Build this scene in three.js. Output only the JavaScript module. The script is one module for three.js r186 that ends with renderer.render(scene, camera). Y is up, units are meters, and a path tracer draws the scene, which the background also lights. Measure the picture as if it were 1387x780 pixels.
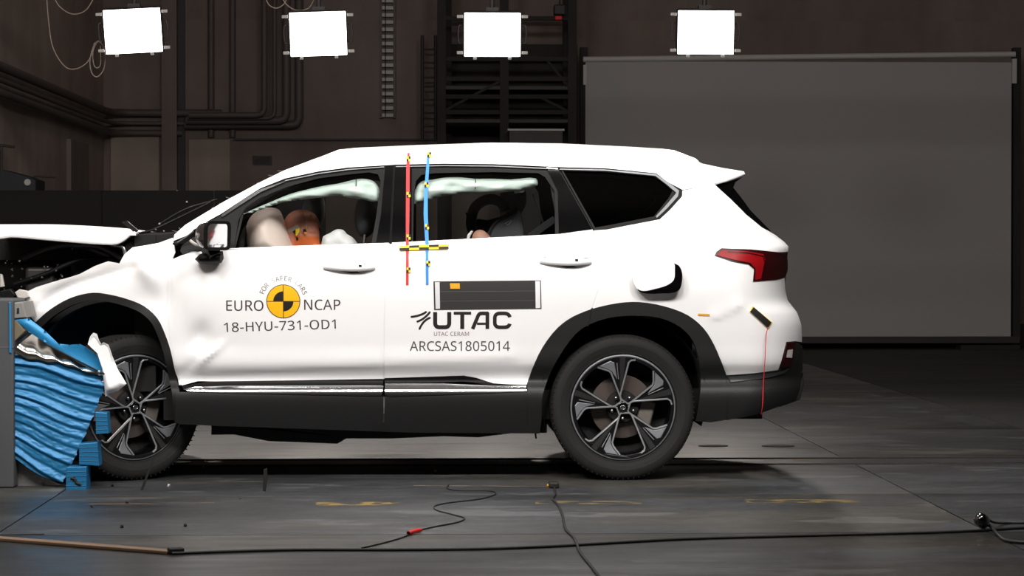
import * as THREE from 'three';
import { RoundedBoxGeometry } from 'three/addons/geometries/RoundedBoxGeometry.js';
import { MarchingCubes } from 'three/addons/objects/MarchingCubes.js';
import { mergeGeometries, mergeVertices } from 'three/addons/utils/BufferGeometryUtils.js';
import { RectAreaLightUniformsLib } from 'three/addons/lights/RectAreaLightUniformsLib.js';

// ---------------------------------------------------------------- camera, light, exposure
const PW = 1387, PH = 780, FOCAL = 3200, CAM_H = 1.17, CAM_Z = 12;
const scene = new THREE.Scene();
scene.background = new THREE.Color(0, 0, 0);
const camera = new THREE.PerspectiveCamera(2 * Math.atan(PH / 2 / FOCAL) * 180 / Math.PI, PW / PH, 0.1, 100);
camera.position.set(0, CAM_H, CAM_Z);
camera.rotation.order = 'YXZ';
camera.rotation.set(-0.0156, -0.0323, 0);
const renderer = new THREE.WebGLRenderer({ antialias: true });
renderer.toneMapping = THREE.LinearToneMapping;
renderer.toneMappingExposure = 1.0;
renderer.shadowMap.enabled = true;
RectAreaLightUniformsLib.init();
const KEY = 46, OVERHEAD = 28, BACKLAMP = 72, ROOM = 2.3;       // radiance of the flood panels, the four lamps in view, the hall's ceiling lights
const FLOODS = [[-2.3, 4.5, 4.5], [-0.1, 4.6, 4.6], [2.1, 4.5, 4.5], [-1.6, 5.8, 0.4], [1.3, 5.8, 0.4]];
const LAMP_Z = -7;

// ---------------------------------------------------------------- helpers
const V3 = (x, y, z) => new THREE.Vector3(x, y, z);
let seed = 7;
const rnd = () => { seed = (seed * 1664525 + 1013904223) >>> 0; return seed / 4294967296; };
const rr = (a, b) => a + (b - a) * rnd();
const clamp = (v, a, b) => Math.min(b, Math.max(a, v));
const sstep = (a, b, v) => { const t = clamp((v - a) / (b - a), 0, 1); return t * t * (3 - 2 * t); };
const ray = (px, py) => V3((px - PW / 2) / FOCAL, -(py - PH / 2) / FOCAL, -1).applyEuler(camera.rotation);
function at(px, py, z) { const d = ray(px, py), t = (z - CAM_Z) / d.z; return V3(d.x * t, CAM_H + d.y * t, z); }          // measured pixel -> point on a plane of constant depth
function onFloor(px, py, y = 0) { const d = ray(px, py), t = (y - CAM_H) / d.y; return V3(d.x * t, y, CAM_Z + d.z * t); }  // measured pixel -> point on the floor
const names = {};
function numbered(n) { const k = names[n] = (names[n] ?? -1) + 1; return k ? n + '_' + String(k).padStart(3, '0') : n; }
function shade(o) { o.castShadow = o.receiveShadow = true; return o; }
function part(name, geo, mat, parent, label) {
  const m = shade(new THREE.Mesh(geo, mat)); m.name = name; parent.add(m);
  if (label) m.userData.label = label;
  return m;
}
function group(name, parent) { const g = new THREE.Group(); g.name = name; parent.add(g); return g; }
function thing(name, label, category, grp, pos = [0, 0, 0]) {
  const o = new THREE.Group(); o.name = numbered(name); o.position.set(...pos); scene.add(o);
  o.userData = { label, category }; if (grp) o.userData.group = grp;
  return o;
}
function solo(name, geo, mat, label, category, grp) {
  const m = shade(new THREE.Mesh(geo, mat)); m.name = numbered(name); scene.add(m);
  m.userData = { label, category }; if (grp) m.userData.group = grp;
  return m;
}
function struct(name, geo, mat, parent = scene) {
  const m = shade(new THREE.Mesh(geo, mat)); m.name = parent === scene ? numbered(name) : name; parent.add(m);
  if (parent === scene) m.userData = { kind: 'structure' };
  return m;
}
const bx = (x0, x1, y0, y1, z0, z1) => new THREE.BoxGeometry(Math.abs(x1 - x0), Math.abs(y1 - y0), Math.abs(z1 - z0)).translate((x0 + x1) / 2, (y0 + y1) / 2, (z0 + z1) / 2);
const rbx = (x0, x1, y0, y1, z0, z1, r = 0.01, s = 3) => new RoundedBoxGeometry(Math.abs(x1 - x0), Math.abs(y1 - y0), Math.abs(z1 - z0), s, r).translate((x0 + x1) / 2, (y0 + y1) / 2, (z0 + z1) / 2);
function tube(pts, r, seg = 0, round = 8, tension = 0.5) {
  return new THREE.TubeGeometry(new THREE.CatmullRomCurve3(pts, false, 'catmullrom', tension), seg || Math.max(8, pts.length * 8), r, round, false);
}
function rod(a, b, r, n = 10) { return new THREE.TubeGeometry(new THREE.LineCurve3(a, b), 1, r, n, false); }
function bar(a, b, w, h) {                                                   // square bar from a to b
  const d = b.clone().sub(a), g = new THREE.BoxGeometry(w, d.length(), h), q = new THREE.Quaternion().setFromUnitVectors(V3(0, 1, 0), d.clone().normalize());
  return g.applyQuaternion(q).translate((a.x + b.x) / 2, (a.y + b.y) / 2, (a.z + b.z) / 2);
}
const plainGeo = (g) => { const h = g.index ? g.toNonIndexed() : g; for (const k of Object.keys(h.attributes)) if (!['position', 'normal', 'uv'].includes(k)) h.deleteAttribute(k); return h; };
const merge = (list) => mergeGeometries(list.map(plainGeo));
function lathe(prof, n = 64) { return new THREE.LatheGeometry(prof.map((p) => new THREE.Vector2(p[0], p[1])), n).rotateX(Math.PI / 2); }   // axis along +z

// ---- a smooth curve through measured points
function smooth(pts, n = 6) {
  const c = new THREE.CatmullRomCurve3(pts.map((p) => V3(p[0], p[1], 0)), false, 'centripetal');
  return c.getPoints((pts.length - 1) * n).map((p) => [p.x, p.y]);
}
function lookup(table) {                                                      // smooth interpolation of [key, value] rows
  const n = table.length, m = table.map((_, i) => i && i < n - 1 ? (table[i + 1][1] - table[i - 1][1]) / (table[i + 1][0] - table[i - 1][0]) : i ? (table[i][1] - table[i - 1][1]) / (table[i][0] - table[i - 1][0]) : (table[1][1] - table[0][1]) / (table[1][0] - table[0][0]));
  return (k) => {
    if (k <= table[0][0]) return table[0][1];
    if (k >= table[n - 1][0]) return table[n - 1][1];
    let i = 0; while (k > table[i + 1][0]) i++;
    const h = table[i + 1][0] - table[i][0], t = (k - table[i][0]) / h, t2 = t * t, t3 = t2 * t;
    return (2 * t3 - 3 * t2 + 1) * table[i][1] + (t3 - 2 * t2 + t) * h * m[i] + (-2 * t3 + 3 * t2) * table[i + 1][1] + (t3 - t2) * h * m[i + 1];
  };
}

// ---- noise and textures
const HASH = new Float32Array(4096); for (let i = 0; i < 4096; i++) HASH[i] = rnd();
function vnoise(x, y, per) {
  const xi = Math.floor(x), yi = Math.floor(y), fx = x - xi, fy = y - yi, sx = fx * fx * (3 - 2 * fx), sy = fy * fy * (3 - 2 * fy);
  const h = (a, b) => HASH[(((a % per + per) % per) * 57 + ((b % per + per) % per) * 131) & 4095];
  return (h(xi, yi) * (1 - sx) + h(xi + 1, yi) * sx) * (1 - sy) + (h(xi, yi + 1) * (1 - sx) + h(xi + 1, yi + 1) * sx) * sy;
}
function fbm(u, v, base, oct, sx = 1, sy = 1) { let s = 0, a = 0.5, f = base; for (let i = 0; i < oct; i++) { s += a * vnoise(u * f * sx, v * f * sy, f * Math.max(sx, sy)); a *= 0.5; f *= 2; } return s / (1 - Math.pow(0.5, oct)); }
function tex(w, h, fn, metres, color = true) {
  const d = new Uint8Array(w * h * 4);
  for (let y = 0; y < h; y++) for (let x = 0; x < w; x++) { const c = fn(x / w, y / h), o = (y * w + x) * 4; d[o] = clamp(c[0], 0, 255); d[o + 1] = clamp(c[1], 0, 255); d[o + 2] = clamp(c[2], 0, 255); d[o + 3] = 255; }
  const t = new THREE.DataTexture(d, w, h); t.magFilter = THREE.LinearFilter; t.minFilter = THREE.LinearMipmapLinearFilter; t.generateMipmaps = true;
  t.wrapS = t.wrapT = THREE.RepeatWrapping; if (color) t.colorSpace = THREE.SRGBColorSpace; t.needsUpdate = true;
  if (metres) t.repeat.set(1 / metres[0], 1 / metres[1]);
  return t;
}
function boxUV(g) {                                                           // uv in metres from the dominant axis
  const h = g.index ? g.toNonIndexed() : g; const p = h.attributes.position, n = h.attributes.normal, uv = new Float32Array(p.count * 2);
  for (let i = 0; i < p.count; i++) {
    const ax = Math.abs(n.getX(i)), ay = Math.abs(n.getY(i)), az = Math.abs(n.getZ(i));
    if (ay >= ax && ay >= az) { uv[2 * i] = p.getX(i); uv[2 * i + 1] = p.getZ(i); }
    else if (ax >= az) { uv[2 * i] = p.getZ(i); uv[2 * i + 1] = p.getY(i); }
    else { uv[2 * i] = p.getX(i); uv[2 * i + 1] = p.getY(i); }
  }
  h.setAttribute('uv', new THREE.BufferAttribute(uv, 2)); return h;
}
const std = (color, roughness = 0.6, metalness = 0, extra = {}) => new THREE.MeshStandardMaterial({ color, roughness, metalness, ...extra });
const phys = (o) => new THREE.MeshPhysicalMaterial(o);

// ---------------------------------------------------------------- materials
const floorTex = tex(1024, 1024, (u, v) => {
  const a = fbm(u, v, 4, 6), b = fbm(u + 0.3, v, 8, 5, 1, 3), s = fbm(u, v + 0.2, 3, 5, 1, 2), fine = fbm(u, v, 128, 2);
  let k = 46 + (a - 0.5) * 40 + (b - 0.5) * 24 + (fine - 0.5) * 16; const st = sstep(0.56, 0.72, s); k -= st * 17; const br = sstep(0.56, 0.7, fbm(u + 0.5, v + 0.1, 3, 5, 1, 3));
  const wear = sstep(0.655, 0.69, fbm(u + 0.7, v + 0.4, 10, 5, 1, 3)); k += wear * 22;
  return [k + br * 5 - 1, k + br * 2 + 1, k + 4 - br * 4];
}, [5, 5]);
const floorRough = tex(512, 512, (u, v) => { const k = 128 + (fbm(u, v, 6, 5) - 0.5) * 130 + (fbm(u, v, 10, 3, 1, 6) - 0.5) * 60; return [k, k, k]; }, [5, 5], false);
const wallTex = tex(512, 512, (u, v) => { const k = 172 + (fbm(u, v, 5, 5) - 0.5) * 46 + (fbm(u, v, 3, 3, 6, 1) - 0.5) * 24; return [k + 5, k - 3, k - 5]; }, [4, 4]);  // reddish cast of the lamp glare is mixed into this wall tone
const fabricBump = tex(256, 256, (u, v) => { const k = 128 + 60 * Math.sin(u * 256) * Math.sin(v * 256) + (fbm(u, v, 16, 3) - 0.5) * 80; return [k, k, k]; }, [0.3, 0.3], false);
const plasticBump = tex(256, 256, (u, v) => { const k = 255 * fbm(u, v, 64, 2); return [k, k, k]; }, [0.25, 0.25], false);
const M = {
  floor: std(0xffffff, 0.85, 0, { map: floorTex, roughnessMap: floorRough }),
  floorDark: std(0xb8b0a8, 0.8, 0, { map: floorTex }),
  wall: std(0xaba19b, 0.95, 0, { map: wallTex }),
  wallPaleLit: std(0xd8cec4, 0.95, 0, { map: wallTex }),
  ceiling: std(0x6b6866, 0.95),
  darkSteel: std(0x353131, 0.6, 0.3), blackPaint: std(0x262222, 0.8), greySteel: std(0x6d6e70, 0.5, 0.6), pipe: std(0x574d4a, 0.6),
  curtain: std(0x1b1817, 0.95, 0, { bumpMap: fabricBump, bumpScale: 0.002 }),
  screen: std(0xa3a09f, 0.95, 0, { bumpMap: fabricBump, bumpScale: 0.0005 }), screenTube: std(0xb9b7b4, 0.6),
  paint: phys({ color: 0xf4f4f6, roughness: 0.5, clearcoat: 0.25, clearcoatRoughness: 0.12 }),
  paintInner: std(0x1a1a1b, 0.8),
  clad: std(0x171718, 0.55, 0, { bumpMap: plasticBump, bumpScale: 0.0004 }),
  cladShaded: std(0x0a0a0b, 0.6), under: std(0x0c0b0b, 0.85), gloss: phys({ color: 0x060607, roughness: 0.12, clearcoat: 1 }), rubberTrim: phys({ color: 0x070708, roughness: 0.5, specularIntensity: 0.35 }),
  chrome: std(0xd8dadd, 0.16, 1), satin: std(0xc4c6c9, 0.3, 1), dimMetal: std(0x77797d, 0.45, 0.8),
  glass: phys({ color: 0xf4f8f6, roughness: 0, transmission: 1, thickness: 0, ior: 1.45 }),
  privacy: phys({ color: 0x1c191a, roughness: 0.02, transmission: 1, thickness: 0, ior: 1.45 }),
  tyre: std(0x100f10, 0.78, 0, { bumpMap: plasticBump, bumpScale: 0.0006 }), rimDark: phys({ color: 0x141417, roughness: 0.32, metalness: 0.5, clearcoat: 0.6 }), rimGrey: std(0x84878d, 0.5, 0.6), rimCut: std(0xa6a9ae, 0.42, 0.75),
  brake: std(0x5d5450, 0.5, 0.7), caliper: std(0x6f6a64, 0.6, 0.4), lug: std(0x8a8c90, 0.3, 1),
  trim: std(0x121112, 0.85), seat: std(0x17171a, 0.9, 0, { bumpMap: fabricBump, bumpScale: 0.002 }), headliner: std(0x3a3836, 0.95),
  airbag: std(0xb4c0bc, 0.85, 0, { bumpMap: fabricBump, bumpScale: 0.0012 }), airbagPink: std(0xf6dfd7, 0.85, 0, { bumpMap: fabricBump, bumpScale: 0.0012 }),
  cloth: std(0xf1eef2, 0.9, 0, { bumpMap: fabricBump, bumpScale: 0.002 }),
  red: std(0xd5262a, 0.6), blueTape: std(0x2f86e0, 0.6), yellow: std(0xf2d400, 0.6), amber: std(0xe2a21c, 0.6), black: std(0x0b0b0b, 0.7),
  lens: phys({ color: 0x8c0a12, roughness: 0.4, specularIntensity: 0.4 }), lensDark: phys({ color: 0x2c0407, roughness: 0.35, specularIntensity: 0.5 }), lensClear: phys({ color: 0xc9c4c4, roughness: 0.1, clearcoat: 1 }),
  blue: std(0x1c6c9c, 0.45, 0.25), blueSheet: std(0x2481b8, 0.45, 0.2), foil: std(0xb5b0a8, 0.22, 1), concrete: std(0x686f76, 0.85, 0, { map: wallTex }),
  clearSheet: phys({ color: 0xffffff, roughness: 0.12, transmission: 0.93, thickness: 0, ior: 1.4 }),
  cable: std(0x0c0c0d, 0.6), wood: std(0x7a6350, 0.8), lampGlow: new THREE.MeshStandardMaterial({ color: 0xffffff, emissive: 0xffffff, emissiveIntensity: 6 }),
  whiteMetal: std(0xb8b5b0, 0.6), mirror: std(0xe6e8ea, 0.03, 1), wire: std(0x8f7f73, 0.6),
};

// ---------------------------------------------------------------- the hall
const XL = -4.05, XR = 10.5, ZB = -17, ZF = 15, CEIL = 6.8;
{ // floor: plates with open joints, on a bed
  const f = new THREE.Group(); f.name = 'floor'; f.userData = { kind: 'structure' }; scene.add(f);
  struct('floor_bed', bx(XL - 0.2, XR + 0.2, -0.3, -0.03, ZB - 0.2, ZF + 0.2), M.under, f);
  const xs = [XL, -1.815, 2.3, 6.4, XR], zs = [ZF, 8.1, 2.25, 0.7, -0.86, -1.3, -3.4, -7.5, -12, ZB], g = 0.004;
  for (let i = 0; i < xs.length - 1; i++) for (let j = 0; j < zs.length - 1; j++) {
    if (j === 4) continue;
    let x0 = xs[i] + g, x1 = xs[i + 1] - g; const z1 = zs[j] - g * (j === 2 ? 1.6 : 0.7), z0 = zs[j + 1] + g;
    const add = (a, b, m) => { const geo = boxUV(bx(a, b, -0.035, 0, z0, z1)); const uv = geo.attributes.uv, du = (i * 1.37 + j * 0.61) % 5, dv = (i * 0.83 + j * 1.9) % 5; for (let k = 0; k < uv.count; k++) uv.setXY(k, uv.getX(k) + du, uv.getY(k) + dv); struct('floor_plate', geo, m, f); };
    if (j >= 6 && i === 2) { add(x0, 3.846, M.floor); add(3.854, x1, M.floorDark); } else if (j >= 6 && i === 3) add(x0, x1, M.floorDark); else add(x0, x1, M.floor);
  }
}
{ // tow rail let into the floor under the car
  const r = new THREE.Group(); r.name = 'trim_1'; r.userData = { kind: 'structure' }; scene.add(r);
  struct('rail_bed', bx(XL, XR, -0.03, -0.012, -1.3, -0.86), M.under, r);
  struct('rail_plate', boxUV(bx(XL, XR, -0.02, 0.001, -1.21, -0.95)), M.floor, r);
  struct('rail_edge', bx(XL, XR, -0.02, 0.004, -1.297, -1.275), M.darkSteel, r);
  struct('rail_edge', bx(XL, XR, -0.02, 0.004, -0.885, -0.864), M.darkSteel, r);
}
{ // worn yellow line paint and tape
  const stripTex = (c, s) => { const t = tex(256, 32, (u, v) => [c[0], c[1], c[2]], null); const d = t.image.data; for (let y = 0; y < 32; y++) for (let x = 0; x < 256; x++) d[(y * 256 + x) * 4 + 3] = 200 * sstep(0.34, 0.62, fbm(x / 256 + s, y / 32 * 0.2 + s, 8, 4, 1, 2)) * sstep(0, 0.2, Math.min(y / 31, 1 - y / 31) + 0.1); return t; };
  const paintStrip = (a, b, wdt, c, s, y = 0.0012) => { const p = onFloor(...a), q = onFloor(...b), g = new THREE.PlaneGeometry(p.distanceTo(q), wdt).rotateX(-Math.PI / 2).rotateY(-Math.atan2(q.z - p.z, q.x - p.x)).translate((p.x + q.x) / 2, y, (p.z + q.z) / 2);
    const m = struct('trim_' + s, g, std(0xffffff, 0.9, 0, { map: stripTex(c, s * 0.13), transparent: true })); m.castShadow = false; };
  paintStrip([1010, 679], [1165, 679], 0.16, [112, 96, 58], 2);
  paintStrip([428, 683], [540, 682], 0.16, [138, 116, 62], 3);
  paintStrip([725, 681], [868, 681], 0.15, [112, 98, 66], 4);
  paintStrip([1030, 624.3], [1137, 623.6], 0.035, [150, 126, 30], 5, 0.0055);
  paintStrip([560, 658], [745, 659], 0.05, [104, 88, 70], 6);
  paintStrip([120, 683], [290, 681], 0.05, [108, 90, 70], 7);
}
{ // shell of the hall
  struct('wall_back', boxUV(bx(XL - 0.3, XR + 0.3, -0.3, CEIL, ZB - 0.3, ZB)), M.wall);
  struct('wall_left', boxUV(bx(XL - 0.3, XL, -0.3, CEIL, ZB, ZF)), M.wallPaleLit);  // same paint as the back wall; brighter light is put into this paler copy
  struct('wall_right', boxUV(bx(XR, XR + 0.3, -0.3, CEIL, ZB, ZF)), M.wall);
  struct('wall_front', boxUV(bx(XL - 0.3, XR + 0.3, -0.3, CEIL, ZF, ZF + 0.3)), M.wall);
  struct('ceiling', boxUV(bx(XL - 0.3, XR + 0.3, CEIL, CEIL + 0.3, ZB - 0.3, ZF + 0.3)), M.ceiling);
}
const B = (px, py, off = 0) => at(px, py, ZB + off);                      // a point measured on the back wall, off metres in front of it
const backBox = (x0, x1, y0, y1, o0, o1) => { const a = B(x0, y0, o1), b = B(x1, y1, o1); return bx(a.x, b.x, a.y, b.y, ZB + o0, ZB + o1); };
{ // columns, panel fields and ledges of the back and left walls
  const col = (a, b, o, m, y0 = -200) => struct('trim_' + (10 + Math.round(a / 10)), boxUV((() => { const p = B(a, y0, o), q = B(b, 470, o); return bx(p.x, q.x, 0, Math.min(p.y, CEIL), ZB, ZB + o); })()), m);
  col(218, 240, 0.16, M.wall); col(241, 251, 0.06, M.darkSteel);
  col(150, 216, 0.04, M.wallPaleLit, 181); col(256, 312, 0.03, M.wallPaleLit, 189);
  struct('trim_9', boxUV(bx(XL, XL + 0.05, 0, 2.4, -15.4, -14.1)), M.wall);
  struct('trim_50', boxUV(backBox(316, 592, 187.5, 190.5, 0, 0.06)), M.darkSteel);
}
{ // pipes along the left wall, round the corner and along the back wall
  const run = (yl, yb, r, xe, label) => {
    const yb3 = B(143, yb, 0.1).y, p0 = V3(XL + 0.1, yb3, -2), p1 = V3(XL + 0.1, yb3, ZB + 0.35), p2 = V3(XL + 0.2, yb3, ZB + 0.14), p3 = V3(XL + 0.45, yb3, ZB + 0.1), p4 = B(xe, yb, 0.1);
    const path = new THREE.CurvePath(); path.add(new THREE.LineCurve3(p0, p1)); path.add(new THREE.CatmullRomCurve3([p1, p2, p3])); path.add(new THREE.LineCurve3(p3, V3(p4.x, yb3, p4.z)));
    solo('wall_pipe', new THREE.TubeGeometry(path, 60, r, 10), M.pipe, label, 'pipe');
  };
  run(90, 153, 0.045, 300, 'thick dark pipe, uppermost of the three along the left wall and round its corner');
  run(113, 167, 0.025, 296, 'thin dark pipe, middle of the three along the left wall and round its corner');
  run(128, 180, 0.04, 246, 'dark pipe, lowest of the three along the left wall and round its corner');
  const down = (x, yb, r, xe, label, o) => {
    const c = 9, pts = [B(x, -60, o), B(x, yb - c, o)], bend = [B(x, yb - c, o), B(x - c * 0.3, yb - c * 0.3, o), B(x - c, yb, o)], end = B(xe, yb, o);
    const path = new THREE.CurvePath(); path.add(new THREE.LineCurve3(...pts)); path.add(new THREE.CatmullRomCurve3(bend)); path.add(new THREE.LineCurve3(bend[2], end));
    solo('bent_pipe', new THREE.TubeGeometry(path, 80, r, 12), M.pipe, label, 'pipe');
  };
  down(405, 169, 0.05, 250, 'thick dark pipe bending left below the second lamp, outermost of the four bent pipes', 0.16);
  down(388, 163, 0.05, 252, 'thick dark pipe bending left, second from the right of the four bent pipes', 0.28);
  down(372, 160, 0.025, 254, 'thin dark pipe bending left, third from the right of the four bent pipes', 0.37);
  down(358, 156, 0.035, 256, 'dark pipe bending left, innermost of the four bent pipes', 0.45);
  for (const [x, r, l] of [[124, 0.04, 'dark drop pipe in the left back corner below the wall pipes']]) solo('drop_pipe', rod(B(x, 178, 0.1), B(x, 420, 0.1), r), M.pipe, l, 'pipe');
  for (const [x, r, l] of [[286, 0.04, 'dark upright pipe, leftmost of the two beside the pipe bends'], [315, 0.04, 'dark upright pipe, right one of the two beside the pipe bends']]) solo('upright_pipe', rod(B(x, -80, 0.05), B(x, 186, 0.05), r), M.pipe, l, 'pipe');
}
{ // small sign plate
  const s = thing('wall_sign', 'small dark rectangular plate on the back wall above the windscreen', 'sign');
  part('plate', backBox(342, 368, 211, 223, 0.0, 0.03), M.darkSteel, s); part('face', backBox(344.5, 365.5, 213, 221, 0.03, 0.034), std(0x3a3634, 0.8), s);
}
{ // cable ladder
  const c = thing('cable_ladder', 'grey upright cable ladder with pale rungs on the back wall', 'cable ladder');
  for (const x of [516, 534]) part('rail', backBox(x - 1.6, x + 1.6, -60, 160, 0.02, 0.09), M.pipe, c);
  for (let k = 0; k < 22; k++) { const y = 156 - k * 9.7; part('rung', backBox(517.5, 532.5, y - 2.4, y + 2.4, 0.03, 0.1), M.whiteMetal, c); }
  part('cable', rod(B(522, -60, 0.115), B(522, 158, 0.115), 0.006), M.cable, c);
}
{ // narrow access ladder
  const c = thing('access_ladder', 'narrow black steel ladder beside the scaffold', 'ladder');
  for (const x of [572, 590]) part('stile', rod(B(x, 48, 0.5), B(x, 188, 0.5), 0.022), M.darkSteel, c);
  for (const y of [67, 85, 105, 117, 135, 153, 171]) part('rung', rod(B(572, y, 0.5), B(590, y, 0.5), 0.012), M.darkSteel, c);
}
{ // scaffold
  const c = thing('scaffold', 'tall dark steel scaffold with rails behind the car roof', 'scaffold');
  const S = (x, y, o) => B(x, y, o);
  for (const [x, o] of [[598, 1.5], [606, 0.5], [683, 1.5], [775, 1.5], [768, 0.5]]) { const p = S(x, -40, o); part('post', bx(p.x - 0.05, p.x + 0.05, 0, p.y, p.z - 0.05, p.z + 0.05), M.blackPaint, c); }
  for (const y of [25, 80, 107, 131, 152]) for (const o of [1.5, 0.5]) part('rail', bar(S(598, y, o), S(772, y, o), 0.05, 0.06), M.blackPaint, c);
  for (const y of [107, 152]) { const a = S(596, y, 1.5), b = S(778, y, 1.5); part('deck', bx(a.x, b.x, a.y - 0.12, a.y - 0.08, ZB + 0.45, ZB + 1.5), M.darkSteel, c); }
  part('brace', bar(S(598, 152, 1.5), S(683, 107, 1.5), 0.03, 0.03), M.blackPaint, c); part('brace', bar(S(740, 80, 1.5), S(772, 120, 1.5), 0.03, 0.03), M.blackPaint, c); part('brace', bar(S(730, 131, 1.5), S(772, 152, 1.5), 0.03, 0.03), M.blackPaint, c);
  const a = S(594, 200, 0.3), b = S(782, 60, 0.3); part('back_sheet', bx(a.x, b.x, a.y, b.y, ZB + 0.24, ZB + 0.28), M.blackPaint, c);
  const w = thing('cabinet', 'tall dark cabinet with a pale top edge standing before the scaffold', 'cabinet');
  const p = B(690, 177, 2.2), q = B(762, 215, 2.2); part('body', bx(p.x, q.x, 0, p.y, p.z - 0.5, p.z), M.darkSteel, w); for (const s of [0, 1]) part('door', bx(p.x + 0.01 + s * (q.x - p.x) / 2, (p.x + q.x) / 2 - 0.01 + s * (q.x - p.x) / 2, 0.06, p.y - 0.03, p.z, p.z + 0.012), M.darkSteel, w); part('top_edge', bx(p.x - 0.02, q.x + 0.02, p.y, p.y + 0.022, p.z - 0.52, p.z + 0.02), M.whiteMetal, w);
}
{ // small control box with a red element by the scaffold top
  const o = thing('junction_box', 'small grey box with a red plug hanging at the scaffold top', 'box');
  part('box', rbx(B(750, 5, 1.7).x, B(766, 5, 1.7).x, B(0, 18, 1.7).y, B(0, 4, 1.7).y, ZB + 1.6, ZB + 1.75, 0.02), M.darkSteel, o); part('plug', rbx(B(752, 5, 1.8).x, B(762, 5, 1.8).x, B(0, 24, 1.8).y, B(0, 18, 1.8).y, ZB + 1.64, ZB + 1.74, 0.015), M.red, o);
  part('hanger', rod(B(758, 6, 1.68), B(758, -60, 1.68), 0.008), M.cable, o);
}
{ // projection screen
  const z = ZB + 1.0, s = thing('projection_screen', 'large grey roll-down projection screen at the right of the hall', 'screen');
  const tl = at(793, 83, z), br = at(1369, 456, z);
  part('fabric', boxUV(bx(tl.x, br.x, br.y, tl.y, z - 0.004, z)), M.screen, s);
  part('roller', rod(at(790, 80.5, z), at(1375, 73.5, z), 0.034, 14), M.screenTube, s);
  part('bracket', bx(at(790, 0, z).x, at(794.5, 0, z).x, at(0, 113, z).y, at(0, 86, z).y, z - 0.02, z + 0.02), M.whiteMetal, s); part('bracket', bx(at(1371, 0, z).x, at(1377, 0, z).x, at(0, 110, z).y, at(0, 76, z).y, z - 0.02, z + 0.02), M.whiteMetal, s);
  part('bottom_batten', bx(tl.x - 0.05, br.x + 0.1, at(0, 466, z).y, at(0, 457, z).y, z - 0.05, z + 0.04), M.darkSteel, s);
  for (const x of [791, 1377]) { const p = at(x, 110, z - 0.1); part('post', bx(p.x - 0.045, p.x + 0.045, 0, p.y + 0.4, z - 0.18, z - 0.06), M.blackPaint, s); }
  part('foot', bx(at(1300, 0, z).x, at(1380, 0, z).x, 0, 0.05, z - 0.2, z + 0.1), M.blackPaint, s);
  struct('trim_60', bx(at(780, 0, ZB).x, at(1400, 0, ZB).x, 0, at(0, 440, ZB).y, ZB, ZB + 0.03), M.darkSteel);
}
{ // low black partition behind the bonnet
  const z = -9.5, p = at(441, 258, z), s = thing('partition', 'low black partition standing behind the crumpled bonnet', 'partition');
  const n = 3, x0 = XL + 0.02; for (let k = 0; k < n; k++) part('panel', rbx(x0 + (p.x - x0) * k / n + 0.003, x0 + (p.x - x0) * (k + 1) / n - 0.003, 0.04, p.y, z - 0.05, z, 0.008), M.curtain, s);
  for (let k = 0; k <= n; k++) part('foot', bx(clamp(x0 + (p.x - x0) * k / n - 0.04, x0, 9), x0 + (p.x - x0) * k / n + 0.04, 0, 0.04, z - 0.3, z + 0.25), M.darkSteel, s);
}
{ // blue machine at the left wall
  const z = -9.85, P = (x, y) => at(x, y, z), m = thing('machine', 'dark blue machine with a grey knob by the left wall above the partition', 'machine');
  const sh = new THREE.Shape(); [[-12, 232], [0, 232], [34, 241], [46, 246], [46, 256], [-12, 420]].forEach(([x, y], i) => { const p = P(x, y); i ? sh.lineTo(Math.max(p.x, XL + 0.02), p.y) : sh.moveTo(Math.max(p.x, XL + 0.02), p.y); });
  sh.lineTo(P(46, 256).x, 0.01); sh.lineTo(Math.max(P(-12, 256).x, XL + 0.02), 0.01);
  part('housing', new THREE.ExtrudeGeometry((() => { const q = new THREE.Shape(); const a = [[-12, 232], [0, 232], [34, 241], [46, 246]].map(([x, y]) => P(x, y)); q.moveTo(XL + 0.02, 0.01); a.forEach((p) => q.lineTo(Math.max(p.x, XL + 0.02), p.y)); q.lineTo(P(46, 246).x, 0.01); return q; })(), { depth: 0.5, bevelEnabled: true, bevelSize: 0.008, bevelThickness: 0.008, bevelSegments: 2 }).translate(0.01, 0.01, z - 0.5), std(0x10161f, 0.6), m);
  part('knob', new THREE.CylinderGeometry(0.03, 0.03, 0.03, 16).rotateX(Math.PI / 2).translate(P(38, 247).x, P(38, 247).y, z + 0.02), M.whiteMetal, m);
  part('lever', rod(P(-5, 196), P(20, 199), 0.012), M.darkSteel, m); part('lever', rod(P(46, 239), P(75, 240), 0.008), M.darkSteel, m); part('stem', rod(P(2, 196.5), P(2, 234), 0.012), M.darkSteel, m);
}

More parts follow.
